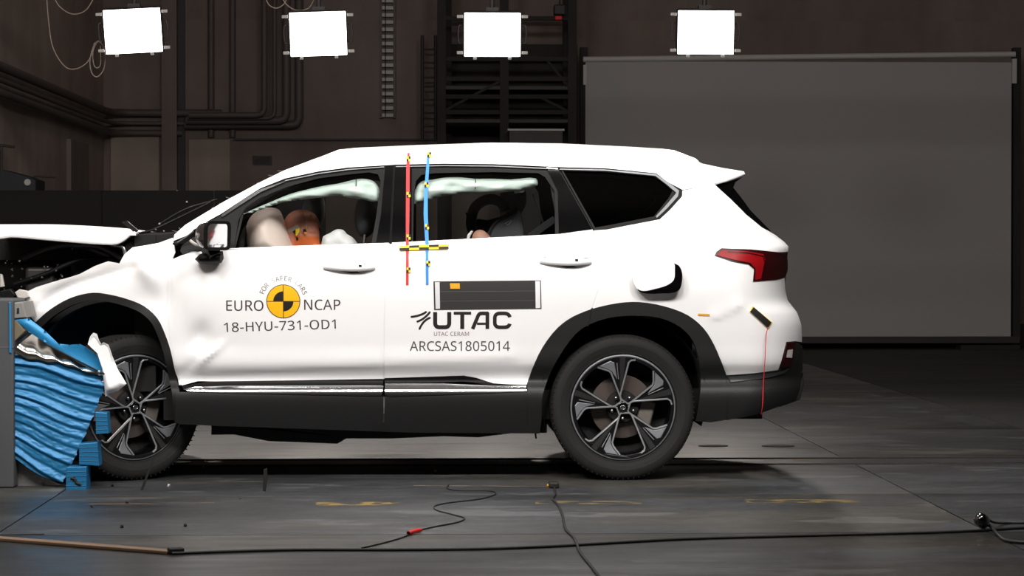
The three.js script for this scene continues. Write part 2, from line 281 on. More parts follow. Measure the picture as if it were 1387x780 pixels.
// ---------------------------------------------------------------- lamps
function panelLight(w, h, intensity, pos, target, col = 0xffffff) {
  const l = new THREE.RectAreaLight(col, intensity, w, h); l.position.copy(pos); l.lookAt(target); scene.add(l); return l;
}
const lampLabels = ['leftmost of the four glaring square flood lamps hanging above the car', 'second from left of the four glaring square flood lamps, below small wire loops', 'third from the left of the four glaring square flood lamps, in front of the scaffold', 'rightmost of the four glaring square flood lamps, above the projection screen'];
[[180, 42, 0.07], [431, 46, 0.05], [667, 47, 0.0], [956, 44, -0.05]].forEach(([px, py, turn], i) => {
  const p = at(px, py, LAMP_Z), o = thing('flood_lamp', lampLabels[i], 'lamp', 'flood lamps over the far side of the car', [p.x, p.y, p.z]);
  const W2 = 0.225, H2 = 0.175, h = group('head', o); h.rotation.set(0.16, turn, i === 0 ? 0.05 : i === 1 ? 0.03 : 0); h.userData.label = 'square lamp head';
  o.remove(h);
  const add = (name, geo, mat) => { geo.applyMatrix4(new THREE.Matrix4().makeRotationFromEuler(h.rotation)); return part(name, geo, mat, o); };
  add('housing', rbx(-W2 - 0.01, W2 + 0.01, -H2 - 0.01, H2 + 0.01, -0.16, -0.006, 0.02), M.darkSteel);
  add('diffuser', new RoundedBoxGeometry(2 * W2, 2 * H2, 0.012, 2, 0.005), M.lampGlow);
  for (const sx of [-1, 1]) for (const sy of [-1, 1]) { add('tab', rbx(sx * (W2 + 0.012), sx * (W2 + 0.06), sy * (H2 - 0.03) - 0.012, sy * (H2 - 0.03) + 0.012, -0.03, 0.005, 0.004), M.whiteMetal); if (sy < 0) add('latch', rbx(sx * 0.14 - 0.014, sx * 0.14 + 0.014, -H2 - 0.025, -H2 - 0.002, -0.02, 0.01, 0.004), M.whiteMetal); }
  for (const sx of [-1, 1]) add('handle', tube([V3(sx * (W2 + 0.012), 0.07, -0.06), V3(sx * (W2 + 0.045), 0.06, -0.05), V3(sx * (W2 + 0.045), -0.06, -0.05), V3(sx * (W2 + 0.012), -0.07, -0.06)], 0.006), M.darkSteel);
  part('yoke', merge([rod(V3(0, H2 - 0.02, -0.09), V3(0, 0.56, -0.09), 0.02), bx(-0.05, 0.05, H2 - 0.03, H2 + 0.05, -0.13, -0.05)]), M.darkSteel, o);
  const f = V3(0, 0, 0.02).applyEuler(h.rotation), n = V3(0, 0, 1).applyEuler(h.rotation);
  panelLight(2 * W2 - 0.02, 2 * H2 - 0.02, BACKLAMP, p.clone().add(f), p.clone().add(n.multiplyScalar(5)), 0xfff4ea);
});
{ const y = at(0, 46, LAMP_Z).y + 0.6, t = thing('lighting_bar', 'long dark overhead bar carrying the flood lamps', 'bar'); t.userData.kind = undefined; delete t.userData.kind;
  part('tube', rod(V3(XL, y, LAMP_Z - 0.09), V3(XR, y, LAMP_Z - 0.09), 0.035), M.darkSteel, t);
  for (const x of [-3, 0, 3, 7]) part('hanger', rod(V3(x, y, LAMP_Z - 0.09), V3(x, CEIL, LAMP_Z - 0.09), 0.02), M.darkSteel, t); }
{ // loose lamp cables
  const w = (pts, label) => solo('lamp_cable', tube(pts.map(([x, y, o = 0]) => at(x, y, LAMP_Z - 0.25 + o)), 0.0055, 80, 6), M.wire, label, 'cable');
  w([[62, -20], [66, 30], [72, 65], [88, 90], [104, 93], [120, 82], [128, 60], [134, 55]], 'tan cable sagging in a deep loop left of the leftmost lamp');
  w([[70, -12], [80, 8], [98, 19], [116, 14], [128, -4]], 'tan cable in a shallow loop at the top left edge of the picture');
  w([[128, 58], [122, 80], [124, 98], [132, 104], [141, 92], [142, 70], [134, 56], [126, 70], [128, 90], [136, 88], [136, 62]], 'small coil of tan cable hanging beside the leftmost lamp');
  w([[380, -8], [388, 6], [402, 14], [418, 11], [427, -4]], 'thin pale cable loop above the second lamp');
  w([[358, -8], [364, 6], [374, 11], [384, 6], [390, -6]], 'thin pale cable loop up and left of the second lamp');
}
FLOODS.forEach((p, i) => {                                                   // flood panels behind and above the camera side, out of the picture
  const o = thing('floodlight', ['left one of the three wide floodlights high on the near side', 'middle one of the three wide floodlights high on the near side', 'right one of the three wide floodlights high on the near side', 'left one of the two floodlights straight over the car roof', 'right one of the two floodlights straight over the car roof'][i], 'lamp', null, p), t = i < 3 ? V3(p[0] * 0.75, 0.5, -0.6) : V3(p[0], 0, p[2] - 0.9);
  const m = new THREE.Matrix4().lookAt(t, V3(...p), V3(0, 1, 0));          // +z of the panel faces the car
  const q = new THREE.Quaternion().setFromRotationMatrix(new THREE.Matrix4().lookAt(t, V3(...p), V3(0, 1, 0)));
  part('housing', rbx(-0.72, 0.72, -0.47, 0.47, -0.2, -0.02, 0.03).applyQuaternion(q), M.darkSteel, o); part('diffuser', new RoundedBoxGeometry(1.4, 0.9, 0.012, 2, 0.005).applyQuaternion(q), M.lampGlow, o);
  part('hanger', rod(V3(0, 0.1, 0), V3(0, CEIL - p[1], 0), 0.02), M.darkSteel, o); if (i < 3) part('added_light_flap', bx(-0.74, 0.74, -0.5, -0.48, -0.05, 1.05).applyQuaternion(q), M.blackPaint, o);  // flap added out of view to cut light on the near floor
  const dir = t.clone().sub(V3(...p)).normalize(); panelLight(1.36, 0.86, i < 3 ? KEY : OVERHEAD, V3(...p).addScaledVector(dir, 0.02), t, 0xfff9f2);
});
for (const [x, z, w] of [[-1, -13, 'left'], [4, -13, 'middle'], [8, -11, 'right']]) {                     // dim ceiling lights of the hall
  const o = thing('ceiling_light', w + ' one of the three flat ceiling lights over the back of the hall', 'light', 'hall ceiling lights', [x, CEIL, z]);
  part('frame', bx(-0.65, 0.65, -0.06, 0, -0.35, 0.35), M.darkSteel, o); part('diffuser', bx(-0.6, 0.6, -0.072, -0.06, -0.3, 0.3), new THREE.MeshStandardMaterial({ color: 0xffffff, emissive: 0xffe6d0, emissiveIntensity: 1.5 }), o);
  panelLight(1.2, 0.6, ROOM, V3(x, CEIL - 0.08, z), V3(x, 0, z), 0xffe4d8);
}

// ---------------------------------------------------------------- car body: the near flank is a surface z = flank(x, y); panels are cut out of it
const ZC = -0.95;                                                            // centre plane of the car
const mirrorZ = (z) => 2 * ZC - z;
const px0 = (px) => at(px, 400, 0).x, py0 = (py) => at(700, py, 0).y;      // lengths and heights measured on the near side
const profile = lookup([[0.2, -0.12], [0.3, -0.075], [0.4, -0.04], [0.46, -0.04], [0.515, -0.075], [0.6, -0.026], [0.7, -0.01], [0.8, 0.004], [0.95, 0.02], [1.05, 0.02], [1.12, 0.012], [1.2, -0.018], [1.32, -0.075], [1.5, -0.185], [1.62, -0.265], [1.7, -0.36], [1.8, -0.55]]);
const rearPx = [[200, 940], [222, 962], [238, 982], [252, 995], [268, 1007], [285, 1022], [303, 1038], [320, 1053], [334, 1068.5], [352, 1067], [375, 1065], [395, 1064.5], [408, 1068], [422, 1080], [440, 1086.5], [470, 1087.5], [505, 1087], [527, 1086], [545, 1080], [565, 1062], [590, 1040], [620, 1030]];
const rearX = lookup(rearPx.map(([y, x]) => { const p = at(x, y, -0.4); return [p.y, p.x]; }).sort((a, b) => a[0] - b[0]));
const rearB = (y) => 0.42 - 0.2 * sstep(1.15, 1.45, y);
const BUMPS = [];                                                            // dents: [x, y, along, across, turn, height]
function bump(px, py, lx, ly, deg, h) { const p = at(px, py, 0); BUMPS.push([p.x, p.y, lx * 0.00375, ly * 0.00375, deg * Math.PI / 180, h]); }
function creaseAt(a, b, wdt, h) { const p = at(...a, 0), q = at(...b, 0), L = Math.hypot(q.x - p.x, q.y - p.y), ux = (q.x - p.x) / L, uy = (q.y - p.y) / L; BUMPS.push({ p, ux, uy, L, w: wdt * 0.00375, h }); }
// front door and fender damage
bump(270, 456, 14, 20, -20, -0.034); bump(281, 482, 26, 6, 40, 0.022); bump(262, 494, 14, 7, 40, -0.014); bump(246, 440, 12, 50, 0, -0.012); bump(300, 462, 30, 16, 0, -0.006);
bump(205, 405, 26, 22, 20, -0.028); bump(196, 362, 12, 26, 25, 0.028); bump(222, 352, 16, 14, 0, -0.018); bump(228, 400, 7, 60, 0, -0.012);
bump(120, 380, 60, 6, 17, -0.018); bump(70, 402, 34, 7, 32, -0.03); bump(48, 415, 10, 14, -20, 0.02); bump(150, 352, 26, 8, 10, 0.014);
creaseAt([262, 504], [520, 492], 10, 0.007); creaseAt([520, 492], [700, 484], 10, 0.006);
creaseAt([985, 425], [1010, 408], 8, 0.006); creaseAt([960, 432], [985, 425], 8, 0.006);
const frontX = px0(215), noseX = px0(15);
function flank(x, y) {
  let z = profile(y);
  if (x < frontX) { const t = (frontX - x) / (frontX - noseX); z -= 0.13 * t * t; }
  const d = rearX(y) - x, a = 0.34;
  if (d < a) { const u = clamp((a - d) / a, 0, 0.985); z -= rearB(y) * (1 - Math.sqrt(1 - u * u)); }
  for (const b of BUMPS) {
    if (b.p) {                                                               // a crease: a ridge that falls away below
      const dx = x - b.p.x, dy = y - b.p.y, s = dx * b.ux + dy * b.uy, t = -dx * b.uy + dy * b.ux, e = sstep(-0.03, 0.05, s) * sstep(-0.03, 0.05, b.L - s);
      if (e > 0 && t < 0.12 && t > -0.12) z += e * b.h * (t > 0 ? Math.exp(-t * t / (b.w * b.w * 2.2)) : Math.exp(-t * t / (b.w * b.w * 0.35)));
      continue;
    }
    const c = Math.cos(b[4]), s = Math.sin(b[4]), dx = x - b[0], dy = y - b[1], u = (dx * c + dy * s) / b[2], v = (-dx * s + dy * c) / b[3], q = u * u + v * v;
    if (q < 5) z += b[5] * Math.exp(-q);
  }
  return z;
}
function onFlank(px, py, off = 0) { let z = 0, p; for (let i = 0; i < 9; i++) { p = at(px, py, z); z += (flank(p.x, p.y) + off - z) * 0.6; } p.z = flank(p.x, p.y) + off; return p; }
const inside = (poly, x, y) => { let k = false; for (let i = 0, j = poly.length - 1; i < poly.length; j = i++) { const a = poly[i], b = poly[j]; if ((a[1] > y) !== (b[1] > y) && x < (b[0] - a[0]) * (y - a[1]) / (b[1] - a[1]) + a[0]) k = !k; } return k; };
function clipHalf(poly, ax, v, keepAbove) {
  const out = [];
  for (let i = 0; i < poly.length; i++) {
    const a = poly[i], b = poly[(i + 1) % poly.length], ina = keepAbove ? a[ax] >= v : a[ax] <= v, inb = keepAbove ? b[ax] >= v : b[ax] <= v;
    if (ina) out.push(a);
    if (ina !== inb) { const t = (v - a[ax]) / (b[ax] - a[ax]), p = [a[0] + (b[0] - a[0]) * t, a[1] + (b[1] - a[1]) * t]; p[ax] = v; out.push(p); }
  }
  return out;
}
function gridCut(poly, cell) {                                               // triangles of a polygon cut along a grid, as [x, y] triples
  const tris = []; let x0 = 1e9, x1 = -1e9, y0 = 1e9, y1 = -1e9;
  for (const p of poly) { x0 = Math.min(x0, p[0]); x1 = Math.max(x1, p[0]); y0 = Math.min(y0, p[1]); y1 = Math.max(y1, p[1]); }
  for (let i = Math.floor(x0 / cell); i * cell < x1; i++) {
    const slab = clipHalf(clipHalf(poly, 0, i * cell, true), 0, (i + 1) * cell, false);
    if (slab.length < 3) continue;
    for (let j = Math.floor(y0 / cell); j * cell < y1; j++) {
      let c = clipHalf(clipHalf(slab, 1, j * cell, true), 1, (j + 1) * cell, false);
      c = c.filter((p, k) => { const q = c[(k + 1) % c.length]; return Math.hypot(p[0] - q[0], p[1] - q[1]) > 1e-7; });
      if (c.length < 3) continue;
      for (const t of THREE.ShapeUtils.triangulateShape(c.map((p) => new THREE.Vector2(p[0], p[1])), [])) {
        let [p, q, r] = t.map((k) => c[k]); const ar = (q[0] - p[0]) * (r[1] - p[1]) - (r[0] - p[0]) * (q[1] - p[1]);
        if (Math.abs(ar) < 1e-10) continue;
        if (ar < 0) [q, r] = [r, q];
        tris.push(p, q, r);
      }
    }
  }
  return tris;
}
function geoOf(pos, nor, uv) {
  const g = new THREE.BufferGeometry(); g.setAttribute('position', new THREE.Float32BufferAttribute(pos, 3)); if (nor) g.setAttribute('normal', new THREE.Float32BufferAttribute(nor, 3));
  g.setAttribute('uv', new THREE.Float32BufferAttribute(uv ?? new Array(pos.length / 3 * 2).fill(0), 2)); return g;
}
// a panel of the flank: outline in measured pixels, off metres proud of the body, folded inward by depth along its edge
function panel(outline, off = 0, depth = 0.03, cell = 0.025, zfn = flank, uvFit = false) {
  const w = outline.map(([x, y]) => { const p = onFlank(x, y, off); return [p.x, p.y]; });
  let area = 0; w.forEach((a, i) => { const b = w[(i + 1) % w.length]; area += a[0] * b[1] - b[0] * a[1]; });
  if (area < 0) w.reverse();
  const pos = [], nor = [], uv = [], e = 0.003;
  let ux0 = 0, uy0 = 0, ux1 = 1, uy1 = 1; if (uvFit) { ux0 = Math.min(...w.map((p) => p[0])); ux1 = Math.max(...w.map((p) => p[0])); uy0 = Math.min(...w.map((p) => p[1])); uy1 = Math.max(...w.map((p) => p[1])); }
  for (const [x, y] of gridCut(w, cell)) {
    const z = zfn(x, y), n = V3(-(zfn(x + e, y) - zfn(x - e, y)) / (2 * e), -(zfn(x, y + e) - zfn(x, y - e)) / (2 * e), 1).normalize();
    pos.push(x, y, z + off); nor.push(n.x, n.y, n.z); uv.push(uvFit ? (x - ux0) / (ux1 - ux0) : x, uvFit ? (y - uy0) / (uy1 - uy0) : y);
  }
  if (depth) for (let i = 0; i < w.length; i++) {
    const a = w[i], b = w[(i + 1) % w.length], L = Math.hypot(b[0] - a[0], b[1] - a[1]); if (L < 1e-6) continue;
    const nx = (b[1] - a[1]) / L, ny = -(b[0] - a[0]) / L, n = Math.max(1, Math.ceil(L / (cell * 2)));
    for (let k = 0; k < n; k++) {
      const p = [a[0] + (b[0] - a[0]) * k / n, a[1] + (b[1] - a[1]) * k / n], q = [a[0] + (b[0] - a[0]) * (k + 1) / n, a[1] + (b[1] - a[1]) * (k + 1) / n], zp = zfn(...p) + off, zq = zfn(...q) + off;
      pos.push(p[0], p[1], zp, p[0], p[1], zp - depth, q[0], q[1], zq, q[0], q[1], zq, p[0], p[1], zp - depth, q[0], q[1], zq - depth);
      for (let m = 0; m < 6; m++) { nor.push(nx, ny, 0); uv.push(p[0], p[1]); }
    }
  }
  return geoOf(pos, nor, uv);
}
function mirrored(g) {
  const h = g.index ? g.toNonIndexed() : g.clone(), p = h.attributes.position, n = h.attributes.normal, u = h.attributes.uv;
  for (let i = 0; i < p.count; i++) { p.setZ(i, mirrorZ(p.getZ(i))); n.setZ(i, -n.getZ(i)); }
  for (let i = 0; i < p.count; i += 3) for (const a of [p, n, u]) { const s = a.itemSize, t = a.array; for (let c = 0; c < s; c++) { const k = t[(i + 1) * s + c]; t[(i + 1) * s + c] = t[(i + 2) * s + c]; t[(i + 2) * s + c] = k; } }
  return h;
}
// a band that follows a measured line on the flank
function band(line, widthPx, off, depth = 0.004, cell = 0.02) {
  const l = [], r = [];
  line.forEach((p, i) => { const a = line[Math.max(0, i - 1)], b = line[Math.min(line.length - 1, i + 1)], L = Math.hypot(b[0] - a[0], b[1] - a[1]), nx = -(b[1] - a[1]) / L, ny = (b[0] - a[0]) / L, w = (Array.isArray(widthPx) ? widthPx[i] : widthPx) / 2; l.push([p[0] + nx * w, p[1] + ny * w]); r.unshift([p[0] - nx * w, p[1] - ny * w]); });
  return panel([...l, ...r], off, depth, cell);
}
// a soft cushion on a measured outline: thick in the middle, thin at its rim
function pillow(outline, z, thick, round, cell = 0.012, fold = null, zfn = null) {
  const w = outline.map(([x, y]) => { const p = at(x, y, typeof z === 'number' ? z : z(x, y)); return [p.x, p.y]; });
  const dist = (x, y) => { let d = 1e9; for (let i = 0; i < w.length; i++) { const a = w[i], b = w[(i + 1) % w.length], dx = b[0] - a[0], dy = b[1] - a[1], t = clamp(((x - a[0]) * dx + (y - a[1]) * dy) / (dx * dx + dy * dy + 1e-12), 0, 1); d = Math.min(d, Math.hypot(x - a[0] - dx * t, y - a[1] - dy * t)); } return d; };
  const zc = zfn ?? (() => z), pos = [], tr = gridCut(w, cell), hs = tr.map(([x, y]) => { const u = clamp(dist(x, y) / round, 0, 1); return 0.004 + thick * Math.sqrt(1 - (1 - u) * (1 - u)) + (fold ? fold(x, y) * u : 0); });
  tr.forEach(([x, y], i) => pos.push(x, y, zc(x, y) + hs[i]));
  for (let i = 0; i < tr.length; i += 3) for (const k of [i, i + 2, i + 1]) pos.push(tr[k][0], tr[k][1], zc(...tr[k]) - Math.max(hs[k] - 0.004, 0) - 0.004);
  for (let i = 0; i < w.length; i++) { const a = w[i], b = w[(i + 1) % w.length]; const A = zc(...a), Bz = zc(...b); for (const t of [[a[0], a[1], A + 0.004, a[0], a[1], A - 0.004, b[0], b[1], Bz + 0.004], [b[0], b[1], Bz + 0.004, a[0], a[1], A - 0.004, b[0], b[1], Bz - 0.004]]) pos.push(...t); }
  const g = new THREE.BufferGeometry(); g.setAttribute('position', new THREE.Float32BufferAttribute(pos, 3)); const m = mergeVertices(g, 1e-4); m.computeVertexNormals();
  const uv = []; for (let i = 0; i < m.attributes.position.count; i++) uv.push(m.attributes.position.getX(i), m.attributes.position.getY(i)); m.setAttribute('uv', new THREE.Float32BufferAttribute(uv, 2)); return m;
}
// a flat piece cut from a measured outline
function slab(outline, z, depth, bevel = 0.003, holes = []) {
  const sh = new THREE.Shape(outline.map(([x, y]) => { const p = at(x, y, z); return new THREE.Vector2(p.x, p.y); }));
  for (const h of holes) sh.holes.push(new THREE.Path(h.map(([x, y]) => { const p = at(x, y, z); return new THREE.Vector2(p.x, p.y); })));
  return new THREE.ExtrudeGeometry(sh, { depth: depth - 2 * bevel, bevelEnabled: bevel > 0, bevelSize: bevel, bevelThickness: bevel, bevelSegments: 2, bevelOffset: -bevel }).translate(0, 0, z - depth + bevel);
}
// a surface between lines of points (each line the same count)
function loft(lines, flip = false) {
  const pos = [], uv = [], idx = [], n = lines[0].length;
  lines.forEach((l, i) => l.forEach((p, j) => { pos.push(p.x, p.y, p.z); uv.push(p.x, p.z); if (i && j) { const a = (i - 1) * n + j - 1, b = a + 1, c = i * n + j - 1, d = c + 1; flip ? idx.push(a, b, c, b, d, c) : idx.push(a, c, b, b, c, d); } }));
  const g = new THREE.BufferGeometry(); g.setAttribute('position', new THREE.Float32BufferAttribute(pos, 3)); g.setAttribute('uv', new THREE.Float32BufferAttribute(uv, 2)); g.setIndex(idx); g.computeVertexNormals(); return g;
}
function across(edge, crown, n = 14, inset = 0) {                            // lines from the near edge over the car to its mirror image
  return edge.map((p) => { const l = [], a = p.z - inset, b = mirrorZ(p.z) + inset; for (let k = 0; k <= n; k++) { const t = k / n, s = 1 - (2 * t - 1) ** 2; const c = typeof crown === 'function' ? crown(p) : crown; l.push(V3(p.x + c[0] * s, p.y + c[1] * s, a + (b - a) * t)); } return l; });
}

const car = thing('car', 'white crash test sport utility car with crumpled front, black wheel arches and test stickers', 'car');
const frontDoor = smooth([[231, 361], [228, 393], [228.5, 432], [234, 478], [246, 522]], 3);
const dloLow = [[262, 341], [303, 338.5], [420, 334], [540, 330], [620, 326], [700, 321.5], [757, 318.5], [805, 312]];
const dloTop = [[262, 311], [281, 299.5], [300, 289], [324, 273], [352, 255], [386, 241.5], [431, 232], [473, 226.5], [540, 222.6], [600, 221.3], [668, 222], [757, 226], [820, 228]];
// ---- doors
const doorF = part('front_door', panel([...frontDoor, [268, 516], [300, 516.5], [400, 515.5], [519.2, 513.5], [519.9, 420], [521.2, 370], [526.6, 335], [527.6, 330.4], [420, 334], [303, 338.5], [262, 341], [248, 345], [236, 350]], 0, 0.035, 0.018), M.paint, car, 'white front door with a dented leading edge and round test emblem');
const doorR = part('rear_door', panel([[520.9, 513.6], [560, 512], [610, 509], [626, 508.6], [640, 510.5], [655, 515.5], [668, 519.6], [690, 520.6], [713.5, 520.8], ...smooth([[721, 499], [735, 470], [755, 444], [776, 428.6], [801, 418.6]], 3), [810, 392], [817, 360], [817.5, 336], [815, 329], [803.5, 312.4], [757, 318.5], [700, 321.5], [620, 326], [529.4, 330.4], [528, 336], [522.6, 370], [521.4, 420]], 0, 0.035, 0.02), M.paint, car, 'white rear door with test lettering and a barred black sticker');
const quarter = part('quarter_panel', panel([[805.6, 312], [822, 311], [894, 297], [908, 284], [924, 266], [924.5, 258], [968, 250], [990, 270], [1011, 291], [1032, 308], [1051.5, 319], [1062, 327], [1068, 334], [1067, 341], [1054, 341.5], [1017, 337.5], [977, 336], [968, 346], [992, 354], [1014, 358], [1021.5, 364.6], [1020, 381], [1054, 378.4], [1063, 376], [1063.5, 390], [1067, 406], [1079, 422], [1085.5, 440], [1086.5, 463], [1077, 462], [1065, 463], [1058, 490], [1054, 501], [1020, 505.5], [984, 508], [980, 497], ...smooth([[966.5, 466], [953, 445], [932, 427.7], [901, 415.6], [866, 409.6], [838, 410.6], [803.5, 418]], 3), [812, 393], [819, 361], [819.5, 334], [816, 326]], 0, 0.03, 0.02), M.paint, car);
const cant = part('roof_side', panel([[235, 326], ...[[236, 318], [251, 304.5], [303, 273.2], [352, 246.8], [385, 230.8], [420, 217.5], [454, 208.6], [478, 205.6], [560, 203], [668, 201], [766, 202], [860, 208.5], [906, 212], [925, 217], [952, 227], [968, 250]], [924.5, 257], [904, 246], [889, 234.5], [820, 227.6], ...dloTop.slice(0, 12).reverse(), [255, 318]], 0, 0.03, 0.025), M.paint, car);
const fender = part('front_fender', panel([...smooth([[31, 405], [38.5, 394], [61.5, 385], [85, 378], [108, 371], [128, 360.5], [146, 354]], 2), [161.5, 357], [169, 344], [179.5, 335], [195, 332.6], [215, 329], [234, 322], [237, 342], [233, 351], [229.5, 361], ...smooth([[226.5, 393], [227, 432], [232.5, 478], [244.5, 522]], 3), [238, 505], ...smooth([[231, 475], [224, 454], [213, 431], [195, 414.6], [174, 405.6], [149, 399], [126, 396.4], [102.6, 401], [85, 408.4], [64, 422], [48, 436]], 3), [37, 424]], 0, 0.03, 0.014), M.paint, car, 'crumpled white front fender');
for (const j of [[[520.6, 513], [520.8, 420], [522, 370], [527.6, 334], [528.4, 330.6]], [[803, 417], [811.4, 392], [818, 360], [818.6, 334], [815.6, 328], [804.8, 312.4]], [[245, 521], [233, 478], [227.8, 432], [227.4, 393], [230.4, 361], [234.6, 350]]]) { const g = band(j, 5, -0.007, 0.002); part('door_jamb', g, M.paint, car); }
// inner faces and the far side
const inner = (outline, off) => panel(outline, off, 0, 0.05);
for (const p of [doorF, doorR, quarter, cant, fender]) {
  const g = mirrored(p.geometry); part(p.name, g, M.paint, car);
}
const trimOut = { door: [[240, 352], [246, 516], [519, 514], [712, 519], [735, 470], [776, 430], [803, 418], [817, 340], [803, 315], [757, 321], [540, 333], [262, 343]], rearTrim: [[805.6, 314], [822, 313], [894, 299], [926, 264], [948, 256], [985, 300], [985, 400], [950, 440], [866, 411], [805, 418]], cantTrim: [[240, 322], [251, 309], [303, 278], [352, 251], [385, 237], [420, 225], [478, 213], [560, 209], [668, 206], [766, 207], [900, 215], [915, 222], [920, 245], [910, 246], [904, 244], [889, 232.5], [820, 225.6], ...dloTop.slice(0, 12).reverse().map(([x, y]) => [x + 1, y + 1])] };
for (const k of Object.keys(trimOut)) { const g = inner(trimOut[k], -0.05); part('inner_trim', g, M.trim, car); part('inner_trim', mirrored(g), M.trim, car); }
// ---- window band: glass, posts, frames, bright strip
const frameF = [[300, 337.6], [316, 334], [327, 277], [333, 271.5], [360, 256], [392, 243.5], [431, 235.5], [473, 230], [505, 227.5], [516, 230.5], [519.5, 240], [514, 290], [506, 331.5]];
const openF = [[312, 336.4], [322, 300], [332, 281], [352, 268], [390, 252.5], [431, 241.5], [473, 236], [500, 233.4], [512, 236], [515.5, 246], [510, 290], [503, 330.8]];
const openR = [[559.5, 328.4], [560.5, 262], [563.5, 245], [571, 236.6], [590, 234.4], [668, 233], [729, 234.4], [738.5, 240], [751, 258.5], [752, 317.8]];
function ringPanel(outer, hole, off, depth, cell = 0.02) {                   // a panel with an opening: joined along a seam
  const o = outer.slice(), h = hole.slice(); const ar = (p) => p.reduce((s, a, i) => { const b = p[(i + 1) % p.length]; return s + a[0] * b[1] - b[0] * a[1]; }, 0);
  if (Math.sign(ar(o)) === Math.sign(ar(h))) h.reverse();
  let bi = 0, bj = 0, bd = 1e9; o.forEach((a, i) => h.forEach((b, j) => { const d = Math.hypot(a[0] - b[0], a[1] - b[1]); if (d < bd) { bd = d; bi = i; bj = j; } }));
  const e = 0.02; return panel([...o.slice(0, bi + 1), ...h.slice(bj), ...h.slice(0, bj), [h[bj][0] + e, h[bj][1] + e], [o[bi][0] + e, o[bi][1] + e], ...o.slice(bi + 1)], off, depth, cell);
}
const band1 = [...dloTop.slice(0, 12), [757, 226], [757, 318.5], [700, 321.5], [620, 326], [540, 330], [420, 334], [303, 338.5], [262, 341]];
const frF = part('window_frame', ringPanel([...dloTop.slice(1, 8), [520, 223.6], [533, 223.2], [528, 330.6], [506, 331.4], [420, 334], [303, 338.5], [268, 340]], openF, -0.006, 0.03, 0.02), M.rubberTrim, doorF, 'black front window frame');
const frR = part('window_frame', ringPanel([[534, 223.2], [600, 221.5], [668, 222], [755.5, 226], [804, 311.8], [757, 318.4], [700, 321.4], [620, 326], [529.5, 330.6]], openR, -0.006, 0.03, 0.02), M.rubberTrim, doorR, 'black rear window frame');
part('pillar_cover', panel([[522, 224.6], [532.5, 224], [527.5, 329.6], [509, 331], [516, 290], [519.5, 250]], -0.001, 0.012), M.gloss, doorF, 'glossy black pillar cover');
part('pillar_cover', panel([[535, 224], [558, 223.4], [557.5, 250], [557.5, 328], [530, 329.8]], -0.001, 0.012), M.gloss, doorR, 'glossy black pillar cover');
part('pillar_cover', panel([[740, 226.6], [755, 227.4], [802.5, 311.6], [757, 317.6], [755.6, 258]], -0.001, 0.012), M.gloss, doorR, 'glossy black pillar cover');
const glF = part('window', panel(openF, -0.016, 0, 0.05), M.glass, doorF), glR = part('window', panel(openR, -0.016, 0, 0.05), M.glass, doorR);
const qOuter = [[757.5, 226.4], [820, 228], [889, 235], [904, 246], [923.5, 258], [923, 265], [908, 283], [893, 296.6], [822, 310.8], [805, 312]], qIn = [[763, 231.5], [820, 233], [886, 239], [898, 247], [911, 258.5], [906, 268], [886, 293], [822, 305.5], [806, 308]];
const frQ = part('window_frame', ringPanel(qOuter, qIn, -0.003, 0.03, 0.03), M.rubberTrim, quarter);
const glQ = part('window', panel(qIn, -0.012, 0, 0.05), M.privacy, quarter, 'dark privacy glass');
part('bright_strip', band([[758, 229], [820, 230.3], [888, 236.8], [904, 248], [918, 259.5], [916.5, 264.5], [902, 281], [889, 294]], [1.2, 1.6, 2.6, 4, 4.6, 4.6, 4, 2.5], 0.003), M.dimMetal, quarter);
part('bright_strip', band([[300, 293], [324, 276], [352, 258.5], [386, 245.6]], [3, 4.4, 3.6, 1], 0.003), M.chrome, doorF);
part('bright_strip', band([[386, 244.6], [431, 235], [473, 229.4], [520, 226]], 1.2, 0.002), M.dimMetal, doorF); part('bright_strip', band([[536, 225.6], [600, 224.2], [668, 224.8], [752, 228.6]], 1.2, 0.002), M.dimMetal, doorR);
part('belt_strip', band([[310, 337], [420, 333], [527, 329.6]], 1.6, 0.002), M.satin, doorF); part('belt_strip', band([[531, 329.4], [620, 325], [700, 320.8], [757, 317.7], [803, 311.4]], 1.6, 0.002), M.satin, doorR);
part('glass_divider', band([[317, 336], [326, 300], [330, 281]], 3, -0.012, 0.01), M.rubberTrim, doorF);
part('corner_trim', panel([[262, 340.6], [270, 331], [300, 296], [326, 280], [317, 336], [303, 338]], -0.004, 0.01), M.rubberTrim, doorF);
for (const p of [frF, frR, frQ]) part('window_frame', mirrored(p.geometry), M.rubberTrim, car);
for (const [p, m] of [[glF, M.glass], [glR, M.glass], [glQ, M.privacy]]) part('window', mirrored(p.geometry), m, car);
{ const pc = panel([[522, 224.6], [558, 223.4], [557.5, 328], [509, 331]], -0.02, 0.012); part('pillar_trim', pc, M.trim, car); part('pillar_trim', mirrored(pc), M.trim, car); const p2 = panel([[741, 227], [770, 228], [803, 311], [757, 317]], -0.03, 0.02); part('pillar_trim', p2, M.trim, car); part('pillar_trim', mirrored(p2), M.trim, car); }
